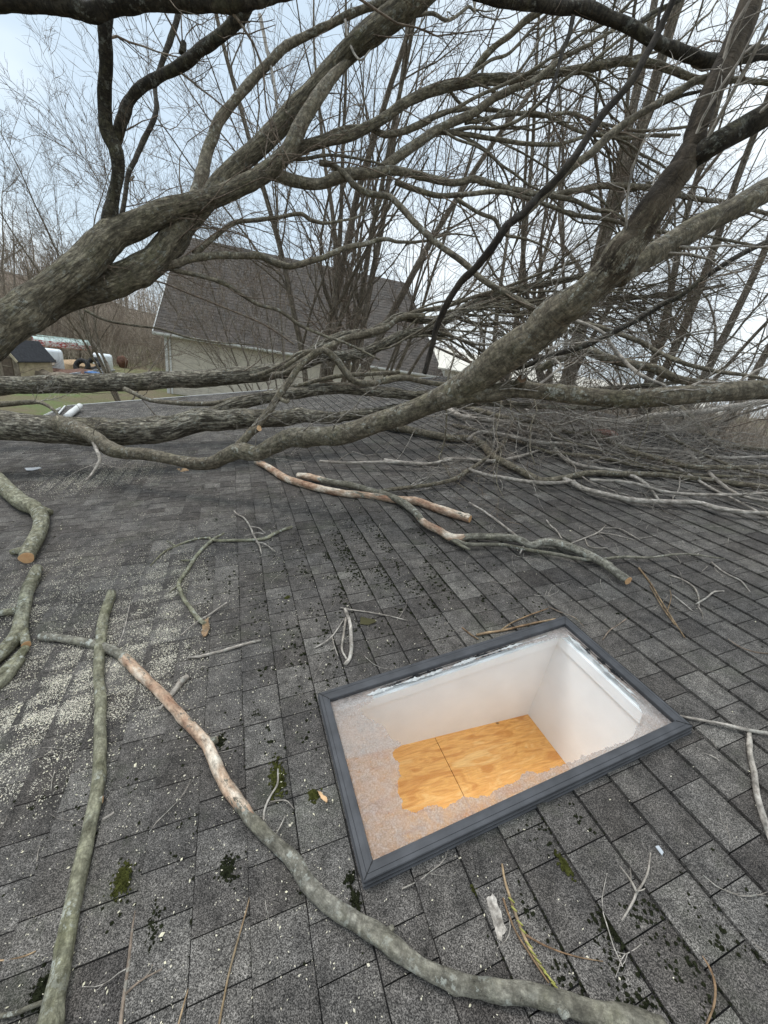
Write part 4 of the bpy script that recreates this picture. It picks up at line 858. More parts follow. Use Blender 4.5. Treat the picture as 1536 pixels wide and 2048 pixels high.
mb = MB(); mb.poly([bp(.5, ov, 0), bp(.5, 2 * run_ - ov, 0), bp(.5, 2 * run_ - ov, ez - .05), bp(.5, run_, rz - .15), bp(.5, ov, ez - .05)]); mb.poly([bp(LB - .5, ov, 0), bp(LB - .5, 2 * run_ - ov, 0), bp(LB - .5, 2 * run_ - ov, ez - .05), bp(LB - .5, ov, ez - .05)]); mb.build('gable_wall', M_siding, barn)
MB().box(bp(LB / 2, -.02, ez - .04), bd, bn, Z, LB + .1, .04, .17).build('fascia', M_white, barn)
MB().box(bp(LB / 2, -.10, ez - .0), bd, bn, Z, LB, .11, .10).build('gutter', M_white, barn)
MB().box(bp(.56, ov - .05, (ez - .1) / 2), bd, bn, Z, .16, .07, ez - .1).build('corner_trim', M_white, barn)
MB().box(bp(.80, ov - .08, (ez - .1) / 2), bd, bn, Z, .09, .07, ez - .1).build('downspout', M_white, barn)
mb = MB(); p, q = bp(-.03, 0, ez), bp(-.03, run_, rz); d = nrm(q - p); mb.box((p + q) / 2 - Z * .06, d, bd, np.cross(d, bd), np.linalg.norm(q - p), .04, .18); mb.build('rake_board', M_white, barn)

# low pale buildings beyond the ridge at the right
M_cream = simple('cream_metal', (.62, .58, .50), .6, .08, .5); M_greyroof = simple('grey_metal_roof', (.30, .31, .32), .5, .1, 1)
def shedlike(name, c, ax, lx, ly, hw, hr, wm, rm, label, cat='building'):
    e = empty(name, (c[0], c[1], 0), label, cat); ax = nrm(np.array([*ax, 0.])); ay = np.array([-ax[1], ax[0], 0]); c = np.array([c[0], c[1], 0.])
    def q(a, b_, z): return c + ax * a * lx / 2 + ay * b_ * ly / 2 + Z * z
    mb = MB(); mb.poly([q(-1, -1, 0), q(1, -1, 0), q(1, -1, hw), q(-1, -1, hw)]); mb.poly([q(1, 1, 0), q(-1, 1, 0), q(-1, 1, hw), q(1, 1, hw)])
    mb.poly([q(1, -1, 0), q(1, 1, 0), q(1, 1, hw), q(1, 0, hr), q(1, -1, hw)]); mb.poly([q(-1, 1, 0), q(-1, -1, 0), q(-1, -1, hw), q(-1, 0, hr), q(-1, 1, hw)]); mb.build('wall', wm, e)
    k = 1.06; mb = MB(); f = (hr - hw) * .08
    for s in (-1, 1): mb.hexa([q(-k, s * 1.08, hw - f), q(k, s * 1.08, hw - f), q(k, 0, hr), q(-k, 0, hr), q(-k, s * 1.08, hw - f + .08), q(k, s * 1.08, hw - f + .08), q(k, 0, hr + .08), q(-k, 0, hr + .08)])
    mb.build('roof', rm, e); return e, q
p = polar(1140, 730, 30); e, q = shedlike('outbuilding', p, (1, -.1), 16, 6, 4.3, 5.1, M_cream, M_cream, 'long low cream coloured building seen through the branches at the right')
p = polar(930, 700, 48); e, q = shedlike('outbuilding', p, (1, .2), 16, 8, 4.2, 6.0, M_white, M_cream, 'white roofed building glimpsed through branches right of the barn')
p = polar(1090, 735, 17.5); e, q = shedlike('utility_shed', p, (1, .1), .9, .8, 3.9, 4.25, M_greyroof, M_greyroof, 'small blue grey cabinet behind the fork of the thick limb', 'shed')

# ---------------------------------------------------------------- yard at the left
M_board = simple('weathered_boards', (.20, .165, .125), .9, .35, 5); M_cream2 = simple('cream_board', (.42, .36, .25), .85, .25, 4); M_black = simple('black_roofing', (.035, .036, .04), .9, .3, 10)
s0_ = ground(54, 758, 0); s0_[2] = 0
view = nrm(np.array([s0_[0], s0_[1], 0])); rgt = np.array([view[1], -view[0], 0]); ax = nrm(rgt * .75 + view * .66); ay = np.array([-ax[1], ax[0], 0])
shed = empty('playhouse', s0_, 'small wooden playhouse with cream side wall and black gable roof in the yard', 'playhouse')
def q(a, b_, z): return s0_ + ax * a + ay * b_ + Z * z
lx, ly, hw, hr = .98, .78, 1.2, 2.05
mb = MB(); mb.poly([q(-lx, -ly, 0), q(lx, -ly, 0), q(lx, -ly, hw), q(-lx, -ly, hw)]); mb.poly([q(lx, ly, 0), q(-lx, ly, 0), q(-lx, ly, hw), q(lx, ly, hw)]); mb.poly([q(lx, -ly, 0), q(lx, ly, 0), q(lx, ly, hw), q(lx, 0, hr), q(lx, -ly, hw)]); mb.build('wall', M_cream2, shed)
mb = MB()
for i in range(9):                                     # vertical boards of the gable front
    a = -ly + (i + .5) * 2 * ly / 9; h_ = hw + (hr - hw) * (1 - abs(a) / ly); mb.box(q(-lx - .02, a, h_ / 2), ax, ay, Z, .03, 2 * ly / 9 - .012, h_)
mb.build('front_boards', M_board, shed)
mb = MB().box(q(-lx - .05, -.1, .62), ax, ay, Z, .04, .62, 1.2); dr = mb.build('door', simple('brown_door', (.10, .075, .055), .8, .3, 6), shed); MB().box(q(-lx - .085, -.1, .75), ax, ay, Z, .03, .5, .05).build('door_rail', M_board, dr)
mb = MB()
for s in (-1, 1): mb.hexa([q(-lx - .2, s * (ly + .18), hw - .14), q(lx + .15, s * (ly + .18), hw - .14), q(lx + .15, 0, hr), q(-lx - .2, 0, hr), q(-lx - .2, s * (ly + .18), hw - .08), q(lx + .15, s * (ly + .18), hw - .08), q(lx + .15, 0, hr + .07), q(-lx - .2, 0, hr + .07)])
mb.build('roof', M_black, shed)
mb = MB()
for s in (-1, 1):
    p, r_ = q(-lx - .23, s * (ly + .18), hw - .12), q(-lx - .23, 0, hr + .02); d = nrm(r_ - p); mb.box((p + r_) / 2, d, ax, np.cross(d, ax), np.linalg.norm(r_ - p), .03, .13)
mb.build('barge_board', M_cream2, shed)
# upturned boat with peeling red and white paint
def mat_boat():
    m_, t, b, o = newmat('peeling_red_paint'); v = objco(t); sz = t.nodes.new('ShaderNodeSeparateXYZ'); t.links.new(v, sz.inputs[0])
    c = ramp(t, noise_(t, v, 4.5, 5, .7, (1, 1, 2)), [(.47, (.34, .04, .04)), (.53, (.66, .62, .6))]); t.links.new(c, b.inputs['Base Color']); return m_
M_boat = mat_boat(); M_boattop = simple('pale_green_paint', (.55, .66, .62), .7, .2, 3)
bc = ground(132, 716, 0); bc[2] = .62; view = nrm(np.array([bc[0], bc[1], 0])); rgt = np.array([view[1], -view[0], 0]); fwd = view
boat = empty('rowing_boat', bc, 'upturned boat with peeling red and white hull behind the white tank', 'boat')
bax = nrm(rgt + view * .15); bay = np.array([-bax[1], bax[0], 0]); V = []; ns, na = 22, 13; LBt = 2.0
for i in range(ns):
    f = i / (ns - 1); x_ = -LBt + 2 * LBt * f; wd_ = .85 * (1 - max(0, (f - .45) / .55) ** 2.4 * .96) * (.86 + .14 * min(1, f * 4)); ht = .62 + .12 * f
    for j in range(na):
        a = math.pi * j / (na - 1); V.append(bc + bax * x_ + bay * (-math.copysign(abs(math.cos(a)) ** .6, math.cos(a)) * wd_) + Z * (.25 + ht * math.sin(a) ** .55))
Fc = [[i * na + j, (i + 1) * na + j, (i + 1) * na + j + 1, i * na + j + 1] for i in range(ns - 1) for j in range(na - 1)] + [[j for j in range(na)], [(ns - 1) * na + j for j in range(na)]]
sel = lambda f_: np.mean([V[k][2] for k in f_]) > .25 + .46 + .35 * 0
lowF = [f_ for f_ in Fc if not (np.mean([V[k][2] for k in f_]) > 1.28 and len(f_) == 4)]; topF = [f_ for f_ in Fc if (np.mean([V[k][2] for k in f_]) > 1.28 and len(f_) == 4)]
mesh('hull', V, lowF, M_boat, boat); mesh('bottom', V, topF, M_boattop, boat)
MB().box(bc + Z * .98, bax, bay, Z, 3.4, .06, .08).build('keel', M_boattop, boat)
mb = MB(); mb.box(bc + Z * .24 - bay * .86, bax, bay, Z, 3.3, .05, .07); mb.build('gunwale', simple('rusty_trim', (.32, .14, .07), .8), boat)
for k, lb in ((-1, 'weathered timber block propping the left end of the upturned boat'), (1, 'weathered timber block propping the right end of the upturned boat')):
    props(MB().box(bc * [1, 1, 0] + bax * k * 1.2 + Z * .43, bax, bay, Z, .3, 1.3, .86).build('timber_block', M_board, None, False, .02), lb, 'timber block')
M_plastic = simple('white_plastic', (.66, .70, .72), .5, .05, 2, .4)
for (px, py, lab, wd_, hh_) in ((112, 748, 'white plastic tank leaning behind the playhouse', 1.0, 1.45), (208, 742, 'white plastic tank behind the black tyres', 1.25, 1.15)):
    c = ground(px, py, 0); c[2] = 0; view = nrm(np.array([c[0], c[1], 0])); rgt = np.array([view[1], -view[0], 0])
    e = empty('storage_tank', c, lab, 'tank'); mb = MB().box(c + Z * (.1 + hh_ / 2), rgt, view, Z, wd_, 1.0, hh_); mb.build('tank_body', M_plastic, e, True, .16)
    mb = MB(); [mb.box(c + rgt * k * wd_ * .28 - view * .505 + Z * (.1 + hh_ / 2), rgt, view, Z, .05, .03, hh_ * .8) for k in (-1, 0, 1)]
    ob = mb.build('moulded_ribs', M_plastic, e); ob['kind'] = 'stuff'; MB().box(c + Z * .05, rgt, view, Z, wd_ * .95, .95, .1).build('pallet', M_board, e)
M_tyre = simple('black_rubber', (.018, .018, .019), .7, .2, 20)
def torus(R_, r_, n_=28, m_=12):
    V = []; 
    for i in range(n_):
        for j in range(m_):
            a, b_ = 2 * math.pi * i / n_, 2 * math.pi * j / m_; rr = R_ + r_ * (math.copysign(abs(math.cos(b_)) ** .7, math.cos(b_)))
            V.append((rr * math.cos(a), rr * math.sin(a), r_ * 1.0 * math.copysign(abs(math.sin(b_)) ** .7, math.sin(b_))))
    return np.array(V), [[i * m_ + j, ((i + 1) % n_) * m_ + j, ((i + 1) % n_) * m_ + (j + 1) % m_, i * m_ + (j + 1) % m_] for i in range(n_) for j in range(m_)]
for (px, py, z_, tilt, lab) in ((166, 748, .50, 1.15, 'black tyre standing on edge at the left of the pile'), (190, 746, .62, .9, 'black tyre leaning on the top of the pile'), (180, 752, .17, .05, 'black tyre lying flat under the two leaning ones'), (203, 755, .35, .35, 'black tyre slumped at the right of the pile')):
    c = ground(px, py, 0); c[2] = 0; V, Fc = torus(.42, .15); ct_, st_ = math.cos(tilt), math.sin(tilt)
    Rm = np.array([[1, 0, 0], [0, ct_, -st_], [0, st_, ct_]]); V = V @ Rm.T + np.array(c) + Z * z_
    e = mesh('tyre', V, Fc, M_tyre); props(e, lab, 'tyre')
M_rust = simple('rusty_metal', (.12, .06, .04), .8, .4, 8); M_blue = simple('blue_plastic_sheet', (.06, .16, .36), .6, .3, 8); M_steel = simple('galvanised_steel', (.36, .38, .40), .5, .15, 6, .5, .4)
def lump(name, c, sx, sy, sz, mat, label, cat, seed=0, rough=.35, group=None, ax_=X, ay_=Y, parent=None, kind=None, az_=Z):
    V = []; n_, m_ = 18, 9
    for i in range(m_ + 1):
        for j in range(n_):
            th, ph = math.pi * i / m_, 2 * math.pi * j / n_; d = np.array([math.sin(th) * math.cos(ph), math.sin(th) * math.sin(ph), math.cos(th)])
            k = 1 + rough * 2 * mnoise.noise(Vector(d * 1.8) + Vector((seed * 7.1, 0, 0))); V.append(np.asarray(c) + np.asarray(ax_) * d[0] * sx * k + np.asarray(ay_) * d[1] * sy * k + np.asarray(az_) * d[2] * sz * k)
    Fc = [[i * n_ + j, i * n_ + (j + 1) % n_, (i + 1) * n_ + (j + 1) % n_, (i + 1) * n_ + j] for i in range(m_) for j in range(n_)]
    o = mesh(name, V, Fc, mat, parent); props(o, label, cat, group, kind); return o
def gz(px, py, z=0): p = ground(px, py, 0); p[2] = z; return p
lump('scrap_heap', gz(172, 762, .1), 1.9, .9, .45, M_rust, 'low heap of dark rusty scrap round the tyres', 'scrap heap', 1, .5)
lump('tarp', gz(188, 765, .35), .7, .4, .28, M_blue, 'crumpled blue plastic sheet in front of the tyres', 'tarp', 2, .6)
lump('firewood_pile', gz(104, 765, .2), 1.2, .5, .38, M_board, 'pile of split logs and planks beside the playhouse', 'wood pile', 3, .5)
lump('rusty_barrel', gz(246, 735, .45), .42, .38, .5, M_rust, 'rusty round barrel at the edge of the brush', 'barrel', 4, .15)
lump('mulch_pile', gz(140, 738, .15), 2.6, 1.0, .5, simple('wood_chips_tan', (.36, .25, .15), .95, .3, 20), 'tan heap of wood chips in front of the boat', 'wood chips', 5, .3)
p, r_ = gz(128, 766, .45), gz(216, 756, .6); d = nrm(r_ - p); e = empty('trailer_frame', p, 'galvanised steel rail frame lying in front of the tyres', 'trailer frame'); side = nrm(np.cross(d, Z))
for k in (0, .5): MB().box((p + r_) / 2 + side * k, d, side, Z, np.linalg.norm(r_ - p), .07, .1).build('rail', M_steel, e)
for k in (.25, .75): MB().box(p + (r_ - p) * k + side * .25, side, d, Z, .5, .05, .07).build('cross_bar', M_steel, e)
MB().box(p + Z * -.25, X, Y, Z, .1, .1, .5).build('leg', M_steel, e); MB().box(r_ + Z * -.3, X, Y, Z, .1, .1, .6).build('leg', M_steel, e)
lump('toy', gz(11, 752, .45), .32, .25, .45, simple('yellow_plastic', (.70, .45, .03), .5, .1), 'yellow plastic toy beside the playhouse door', 'toy', 6, .5)
lump('toy', gz(4, 748, .75), .35, .3, .55, simple('red_plastic', (.45, .03, .03), .5, .1), 'red plastic toy at the left edge by the playhouse', 'toy', 7, .5)
p, r_ = gz(100, 764, .3), gz(122, 740, 1.5); d = nrm(r_ - p); tagp = MB().box((p + r_) / 2, d, nrm(np.cross(d, Z)), np.cross(d, nrm(np.cross(d, Z))), 1.9, .2, .05).build('plank', M_board); props(tagp, 'grey plank leaning on the white tank by the playhouse', 'plank')
# broken pieces by the eave
def pipe(name, a, b_, r_, mat, label, cat):
    V, Fc, tc_, _ = tube_geo(np.linspace(a, b_, 6), np.full(6, r_), 14, .01, 3); o = mesh(name, V, Fc, mat, None, True, {'tc': tc_}); return props(o, label, cat)
pipe('downspout_piece', on_roof(133, 834, .06), on_roof(160, 812, .10), .055, M_white, 'short white pipe lying at the eave behind the near trunk', 'pipe')
pipe('metal_strip', on_roof(112, 833, .03), on_roof(130, 812, .05), .015, M_white, 'thin white metal strip at the eave left of the white pipe', 'metal strip')

# ---------------------------------------------------------------- cut and broken branches lying on the shingles
def stick(name, spec, label, mat=None, cat='branch', extra=(), lift=0.0, ends=(0, 0), peel=None, sides=12, group=None, lump=.08, k=5, ematk=None):
    xs, ys, _, _ = parse(spec); e = empty(name, on_roof(xs[0], ys[0], 0), label, cat, group)
    o, P, r = branch('stem', spec, mat or M_lichen, e, lift=lift, sides=sides, peel=peel, lump=lump, k=k)
    if ends[0]: cutface(P[0], P[0] - P[1], r[0] * .98, e, mat=ematk)
    if ends[1]: cutface(P[-1], P[-1] - P[-2], r[-1] * .98, e, mat=ematk)
    for x_ in extra:
        o, P, r = branch('side_branch', x_[0], x_[2] if len(x_) > 2 else (mat or M_lichen), e, lift=lift + .004, sides=max(6, sides - 4), peel=[0] * len(parse(x_[0])[0]) if peel is not None else None)
        if len(x_) > 1 and x_[1]: cutface(P[-1], P[-1] - P[-2], r[-1] * .98, e)
    return e
stick('cut_branch', '-40,930,40; -10,955,42; 20,985,42; 45,1005,42; 66,1014,40; 82,1034,42; 80,1058,42; 68,1085,42; 58,1102,42; 53,1116,40', 'mossy sawn branch piece ending in a round orange cut face at the left edge', extra=[('80,1018,22; 92,1022,18; 100,1024,16',), ('60,1096,18; 40,1100,18; 24,1103,14',)], ends=(0, 1), sides=16)
stick('cut_branch', '74,1136,28; 66,1158,34; 55,1182,36; 50,1205,36; 44,1232,38; 38,1262,40; 20,1288,38; -10,1318,34; -50,1350,34', 'lichen covered forked branch piece with two pale cut ends below the sawn one at left', extra=[('42,1250,34; 48,1275,30; 52,1290,28', 1), ('48,1218,20; 25,1222,18; 8,1225,18; -15,1228,18',), ('52,1296,20; 30,1322,26; 5,1348,30; -40,1384,32',)], ends=(1, 0), sides=16)
stick('cut_branch', '42,1318,22; 20,1346,26; -5,1370,28; -50,1400,28', 'short dark mossy branch piece touching the left edge under the forked one', sides=14)
stick('cut_branch', '222,1186,24; 214,1212,26; 206,1240,27; 202,1275,28; 199,1310,28; 198,1350,29; 201,1400,30; 200,1450,31; 199,1500,32; 197,1550,34; 189,1600,36; 180,1640,38; 170,1690,40; 160,1740,42; 150,1790,44; 139,1850,46; 128,1910,48; 116,1970,52; 104,2030,62; 90,2110,76', 'long straight green mossy pole lying from the left middle to the bottom edge',
      extra=[('92,2002,14; 60,2014,14; 30,2026,14; -20,2034,14', 0, M_peel), ('192,1606,20; 200,1601,20; 206,1599,18', 1)], sides=18, lump=.06)
pl = [0] * 4 + [.15, .5, .62, .6, .6, .58, .6, .62, .62, .55, .35, .12] + [0] * 5 + [.15, 0, 0, 0, 0, 0, 0, 0]
stick('fallen_branch', '82,1273,20; 115,1275,20; 160,1283,22; 195,1291,24; 228,1302,24; 250,1318,28; 275,1342,30; 312,1376,28; 345,1414,30; 385,1456,32; 412,1486,34; 427,1518,34; 447,1562,36; 476,1606,38; 512,1650,38; 550,1688,40; 590,1726,44; 622,1776,48; 662,1812,52; 712,1842,54; 758,1872,58; 802,1908,54; 862,1944,54; 930,1970,58; 1000,1984,60; 1060,1990,62; 1112,2002,64; 1185,2026,68; 1330,2062,66', 'long curving branch with pinkish peeled bark from the left to the bottom right corner', M_peel,
      extra=[('414,1486,22; 426,1482,20; 434,1478,16', 1), ('768,1872,24; 778,1862,22; 787,1854,16',), ('820,1918,30; 834,1934,20; 840,1942,14',), ('1118,2004,40; 1128,2022,34; 1134,2036,28',)], ends=(1, 0), peel=pl, sides=20, k=8, lump=.11)
stick('fallen_branch', '512,924,12; 528,930,16; 548,942,18; 572,957,18; 600,966,18; 640,977,18; 690,987,18; 735,990,16; 770,996,18; 800,1000,20; 835,1003,20; 868,1015,20; 908,1028,22; 940,1038,20', 'bark stripped pinkish branch ending in a splintered stub in the middle of the roof', M_peel, peel=[.5, .55, .6, .6, .6, .6, .6, .5, .5, .6, .7, .65, .6, .5], ends=(0, 1), sides=12)
stick('fallen_branch', '596,950,12; 625,955,16; 660,964,16; 700,970,16; 740,981,16; 775,991,17; 802,1003,18; 828,1022,18; 848,1045,18; 878,1060,18; 905,1075,20; 950,1073,18; 1000,1075,19; 1036,1079,19; 1062,1091,19; 1084,1085,20; 1120,1088,22; 1160,1103,22; 1200,1121,22; 1226,1141,22; 1256,1161,22', 'longer grey branch with an orange scar lying across the middle to above the skylight', M_peel,
      peel=[.8, .7, .3, .1, 0, 0, 0, .2, .5, .6, .8, .1] + [0] * 9, lift=.02, ends=(0, 1),
      extra=[('905,1078,12; 930,1088,11; 965,1089,9; 1010,1090,9; 1060,1100,9; 1120,1110,9; 1180,1120,8; 1240,1114,7; 1300,1115,6; 1370,1108,5; 1450,1118,3',), ('902,1078,12; 920,1090,10; 940,1100,6',), ('938,1005,5; 978,1030,6; 1028,1068,6; 1048,1086,5; 1040,1106,4', 0, M_twigpale)])
stick('twig', '300,1132,3; 328,1104,4; 352,1092,5; 385,1080,5; 416,1076,6; 425,1081,7; 460,1081,8; 500,1080,8; 530,1077,9; 552,1066,8; 584,1053,6', 'slender mossy twig lying level left of the middle', M_lichen, 'twig', extra=[('334,1082,3; 345,1088,3; 352,1092,3',)], sides=7)
stick('twig', '448,1066,4; 425,1080,8; 398,1105,9; 375,1140,10; 358,1165,11; 364,1190,11; 380,1215,12; 396,1237,13; 410,1248,13', 'hooked grey green stick whose lower end touches a red bark curl', M_lichen, 'twig', extra=[('362,1121,4; 383,1120,5; 392,1116,4',), ('355,1172,3; 345,1180,3; 338,1186,2',)], sides=9)
stick('twig', '468,1022,3; 475,1029,4; 488,1036,4; 500,1053,5; 508,1072,5; 518,1090,5; 523,1108,3', 'whitish forked twig crossing the level mossy one', M_twigpale, 'twig', extra=[('500,1053,3; 518,1056,3; 530,1066,3',), ('512,1084,4; 530,1088,3; 550,1103,3',), ('490,1072,2; 515,1066,3; 528,1068,2',)], sides=6, lift=.012)
stick('twig', '362,1270,3; 385,1250,3; 420,1228,4; 454,1205,4', 'thin straight pale twig over the red bark curl', M_twigpale, 'twig', sides=6, lift=.012)
stick('twig', '376,1315,5; 400,1313,8; 440,1303,8; 480,1291,8; 522,1280,6', 'short grey stick left of the skylight, above the peeled branch', M_twigpale, 'twig', sides=8)
stick('twig', '690,1218,8; 700,1246,9; 703,1285,10; 700,1314,10; 689,1330,9', 'pale hooked stick just above the upper left of the skylight', M_twigpale, 'twig', sides=8, extra=[('692,1236,6; 687,1270,6; 684,1298,6; 693,1318,5',), ('688,1238,4; 668,1268,4; 650,1284,4; 628,1297,3',), ('664,1270,3; 668,1290,3; 676,1312,2',), ('680,1215,3; 705,1220,4; 760,1228,3; 815,1241,3',)])
stick('twig', '953,1270,6; 975,1266,7; 1010,1260,6; 1060,1248,6; 1112,1238,5', 'yellowish twig lying along the top edge of the skylight', M_twigred, 'twig', sides=7, extra=[('1003,1260,5; 1025,1245,4; 1060,1230,4; 1096,1217,3',), ('924,1255,3; 940,1268,4; 957,1279,3',)])
stick('twig', '1096,1213,2; 1120,1224,3; 1150,1236,3; 1168,1254,2', 'fine brown twig at the top corner of the skylight', M_twig, 'twig', sides=6)
stick('twig', '1352,1430,5; 1400,1440,7; 1450,1449,8; 1495,1460,9; 1560,1471,9', 'thin grey twig reaching right from the right corner of the skylight', M_twigpale, 'twig', sides=8, lift=.01)
stick('fallen_branch', '1498,1462,12; 1500,1486,15; 1501,1512,16; 1508,1545,17; 1514,1585,17; 1524,1625,18; 1548,1690,19', 'lichen grey branch running down the right edge below the skylight', M_twigpale, sides=10)
stick('twig', '1243,1841,6; 1256,1822,7; 1268,1800,8; 1274,1784,8; 1286,1766,7; 1296,1742,6; 1301,1706,4', 'white Y shaped twig at the lower right', M_twigpale, 'twig', sides=8, extra=[('1273,1784,6; 1262,1762,5; 1240,1732,3',), ('1261,1764,3; 1262,1750,3; 1260,1736,2',), ('1276,1782,4; 1284,1780,4; 1290,1777,3',)])
ck = stick('twig', '1004,1728,5; 1010,1762,6; 1022,1800,7; 1036,1842,8; 1052,1880,8; 1072,1918,7; 1092,1948,7; 1112,1974,5', 'orange twig with green catkins between the skylight and the bottom branch', M_twigred, 'twig', sides=8, extra=[('1006,1796,5; 1018,1832,5; 1034,1868,5; 1062,1912,5; 1098,1966,4',), ('1052,1870,7; 1072,1882,6; 1115,1902,5; 1160,1915,4; 1206,1923,3',)])
stick('twig', '1404,1912,4; 1420,1938,6; 1430,1970,7; 1428,2010,7; 1412,2052,7', 'curved orange twig near the bottom right corner', M_twigred, 'twig', sides=7)
stick('twig', '271,1822,5; 266,1850,6; 261,1890,8; 254,1950,9; 246,2010,10; 238,2070,10', 'upright grey and orange twig near the bottom left', M_twig, 'twig', sides=8, extra=[('251,1988,7; 268,1972,6; 290,1956,5; 324,1938,4',), ('288,1957,4; 300,1942,3; 305,1929,3',)])
stick('twig', '503,1780,3; 494,1816,4; 484,1852,4; 470,1900,5; 455,1960,5; 436,2060,6', 'long straight yellow straw at the bottom, left of the peeled branch', M_twigred, 'twig', sides=6)
stick('twig', '382,1963,3; 370,2000,4; 354,2060,5', 'short yellow straw at the bottom edge', M_twigred, 'twig', sides=6)
stick('twig', '556,1538,4; 555,1568,5; 540,1594,5; 530,1618,6; 526,1644,5', 'grey forked twig on the moss left of the skylight', M_twigpale, 'twig', sides=7, extra=[('541,1604,4; 556,1601,4; 574,1602,4; 588,1618,3',), ('570,1632,3; 562,1650,3; 552,1668,3',)])
stick('twig', '-10,1922,5; 20,1919,5; 50,1912,5; 72,1902,3', 'tan straw at the left edge near the bottom', M_twigred, 'twig', sides=6)
stick('twig', '1338,1150,4; 1362,1158,4; 1385,1172,5; 1396,1190,5; 1398,1212,4', 'crooked white twig lying right of the long grey branch', M_twigpale, 'twig', sides=6, extra=[('1392,1208,5; 1412,1196,5; 1428,1184,5; 1448,1182,3',), ('1396,1212,4; 1404,1226,3; 1406,1240,2',), ('1345,1190,4; 1365,1205,4; 1385,1222,3',)])
stick('twig', '1278,1136,5; 1300,1165,5; 1318,1195,4; 1340,1230,4; 1370,1276,3', 'brown drooping twig below the end of the long grey branch', M_twigred, 'twig', sides=6, extra=[('1300,1172,3; 1325,1215,3; 1350,1250,3',), ('1334,1225,3; 1342,1196,2; 1340,1180,2',)])
stick('twig', '1423,1124,4; 1442,1140,4; 1462,1152,4; 1482,1162,4; 1500,1184,3', 'thin white twig at the right, level with the end of the long branch', M_twigpale, 'twig', sides=6)
stick('twig', '1134,1090,3; 1165,1078,4; 1196,1065,4; 1212,1050,3', 'small pale twig above the long grey branch', M_twigpale, 'twig', sides=6, extra=[('1196,1065,3; 1230,1070,3; 1270,1080,2',), ('1206,1056,3; 1240,1058,3; 1280,1080,2',), ('1170,1078,3; 1180,1094,3; 1215,1096,2',)])
stick('twig', '1093,1040,4; 1102,1052,4; 1112,1060,4; 1124,1078,3', 'tiny hooked twig above the long grey branch', M_twigpale, 'twig', sides=6)
stick('twig', '1456,1278,3; 1480,1294,4; 1510,1304,4; 1550,1308,4', 'thin grey twig at the right edge above the skylight corner', M_twig, 'twig', sides=6)
stick('twig', '1205,1280,4; 1218,1262,4; 1236,1250,3; 1252,1238,3', 'small dark twig right of the top corner of the skylight', M_twig, 'twig', sides=6)
stick('twig', '1208,1455,3; 1218,1468,3', 'tiny twig', M_twigred, 'twig') if False else None
stick('broken_branch', '340,1395,10; 352,1378,14; 364,1362,16; 376,1352,12', 'stub of grey wood under the peeled branch', M_twigpale, 'branch', sides=9, extra=[('338,1392,6; 328,1408,8; 318,1420,8',)])
stick('twig', '205,1640,8; 218,1632,7; 228,1625,6', 'short peeled twig pointing out from under the mossy pole', M_twigpale, 'twig', sides=7)
stick('twig', '260,1208,3; 248,1260,3; 236,1292,3', 'thin pale splinter between the mossy pole and the peeled branch', M_twigpale, 'twig', sides=6)
stick('twig', '110,1540,2; 104,1562,3; 102,1582,2', 'small Y shaped sliver left of the mossy pole', M_twigpale, 'twig', sides=6, extra=[('106,1556,2; 98,1546,2',)])
# catkins on the orange twig
M_cat = simple('catkin_green', (.30, .29, .08), .8, .3, 60)
for i, (px, py) in enumerate(((1023, 1800), (1028, 1818), (1040, 1846), (1058, 1890), (1066, 1906), (1076, 1922), (1086, 1938), (1094, 1950), (1104, 1962), (1110, 1972), (1046, 1862))):
    c = on_roof(px, py, .014); cc = WLOC(ck); lump('catkin', c, .0035, .0035, .0085, M_cat, None, None, i, .2, ax_=np.cross(nrm(D1 * .9 + D2 * .4), NR), ay_=NR, az_=nrm(-D1 * .9 + D2 * .4), parent=ck)
# bark flakes and scraps
def flake(name, outline, label, cat, mat, th=.004, hgt=.006, curl=0.0):
    pts = [plane_uv(x_, y_, hgt) for x_, y_ in outline]; cx_ = np.mean([p[0] for p in pts]); cy_ = np.mean([p[1] for p in pts])
    pts = ragged(pts, .0012, .006); V = []; Fc = []; n_ = len(pts)
    for zz in (0, th):
        for p in pts: V.append(RP(p[0], p[1], hgt + zz + curl * (abs(p[0] - cx_) + abs(p[1] - cy_)) + random.uniform(0, .0012)))
    V.append(RP(cx_, cy_, hgt)); V.append(RP(cx_, cy_, hgt + th * 1.1))
    for i in range(n_): j = (i + 1) % n_; Fc += [[i, j, n_ + j, n_ + i], [2 * n_, j, i], [2 * n_ + 1, n_ + i, n_ + j]]
    o = mesh(name, V, Fc, mat, None, False, {'tc': np.array(V)}); return props(o, label, cat)
flake('bark_piece', [(972, 1800), (984, 1788), (990, 1796), (1004, 1838), (1014, 1862), (1004, 1872), (1003, 1886), (994, 1880), (986, 1850)], 'grey flat piece of bark at the lower right, left of the catkin twig', 'bark', M_twigpale, .006)
flake('bark_piece', [(408, 1246), (417, 1240), (420, 1256), (416, 1272), (408, 1279), (403, 1268)], 'reddish brown curl of bark at the end of the hooked stick', 'bark', M_twigred, .005, .008, .15)
flake('metal_scrap', [(50, 938), (80, 935), (84, 938), (66, 942), (54, 942)], 'silvery scrap lying left, above the sawn branch piece', 'scrap', M_steel, .004, .01, .05)
flake('wood_chip', [(354, 938), (372, 937), (378, 941), (362, 944)], 'orange chip under the curved lower limb', 'wood chip', M_split, .004)
flake('dead_leaf', [(722, 1236), (748, 1240), (752, 1246), (735, 1252), (720, 1250)], 'dark leaf scrap above the skylight', 'leaf', simple('dark_leaf', (.05, .045, .02), .9), .003, .008, .1)
flake('shingle_chip', [(1310, 1694), (1317, 1692), (1327, 1706), (1324, 1712)], 'small grey shingle chip at the right', 'chip', M_steel, .003)
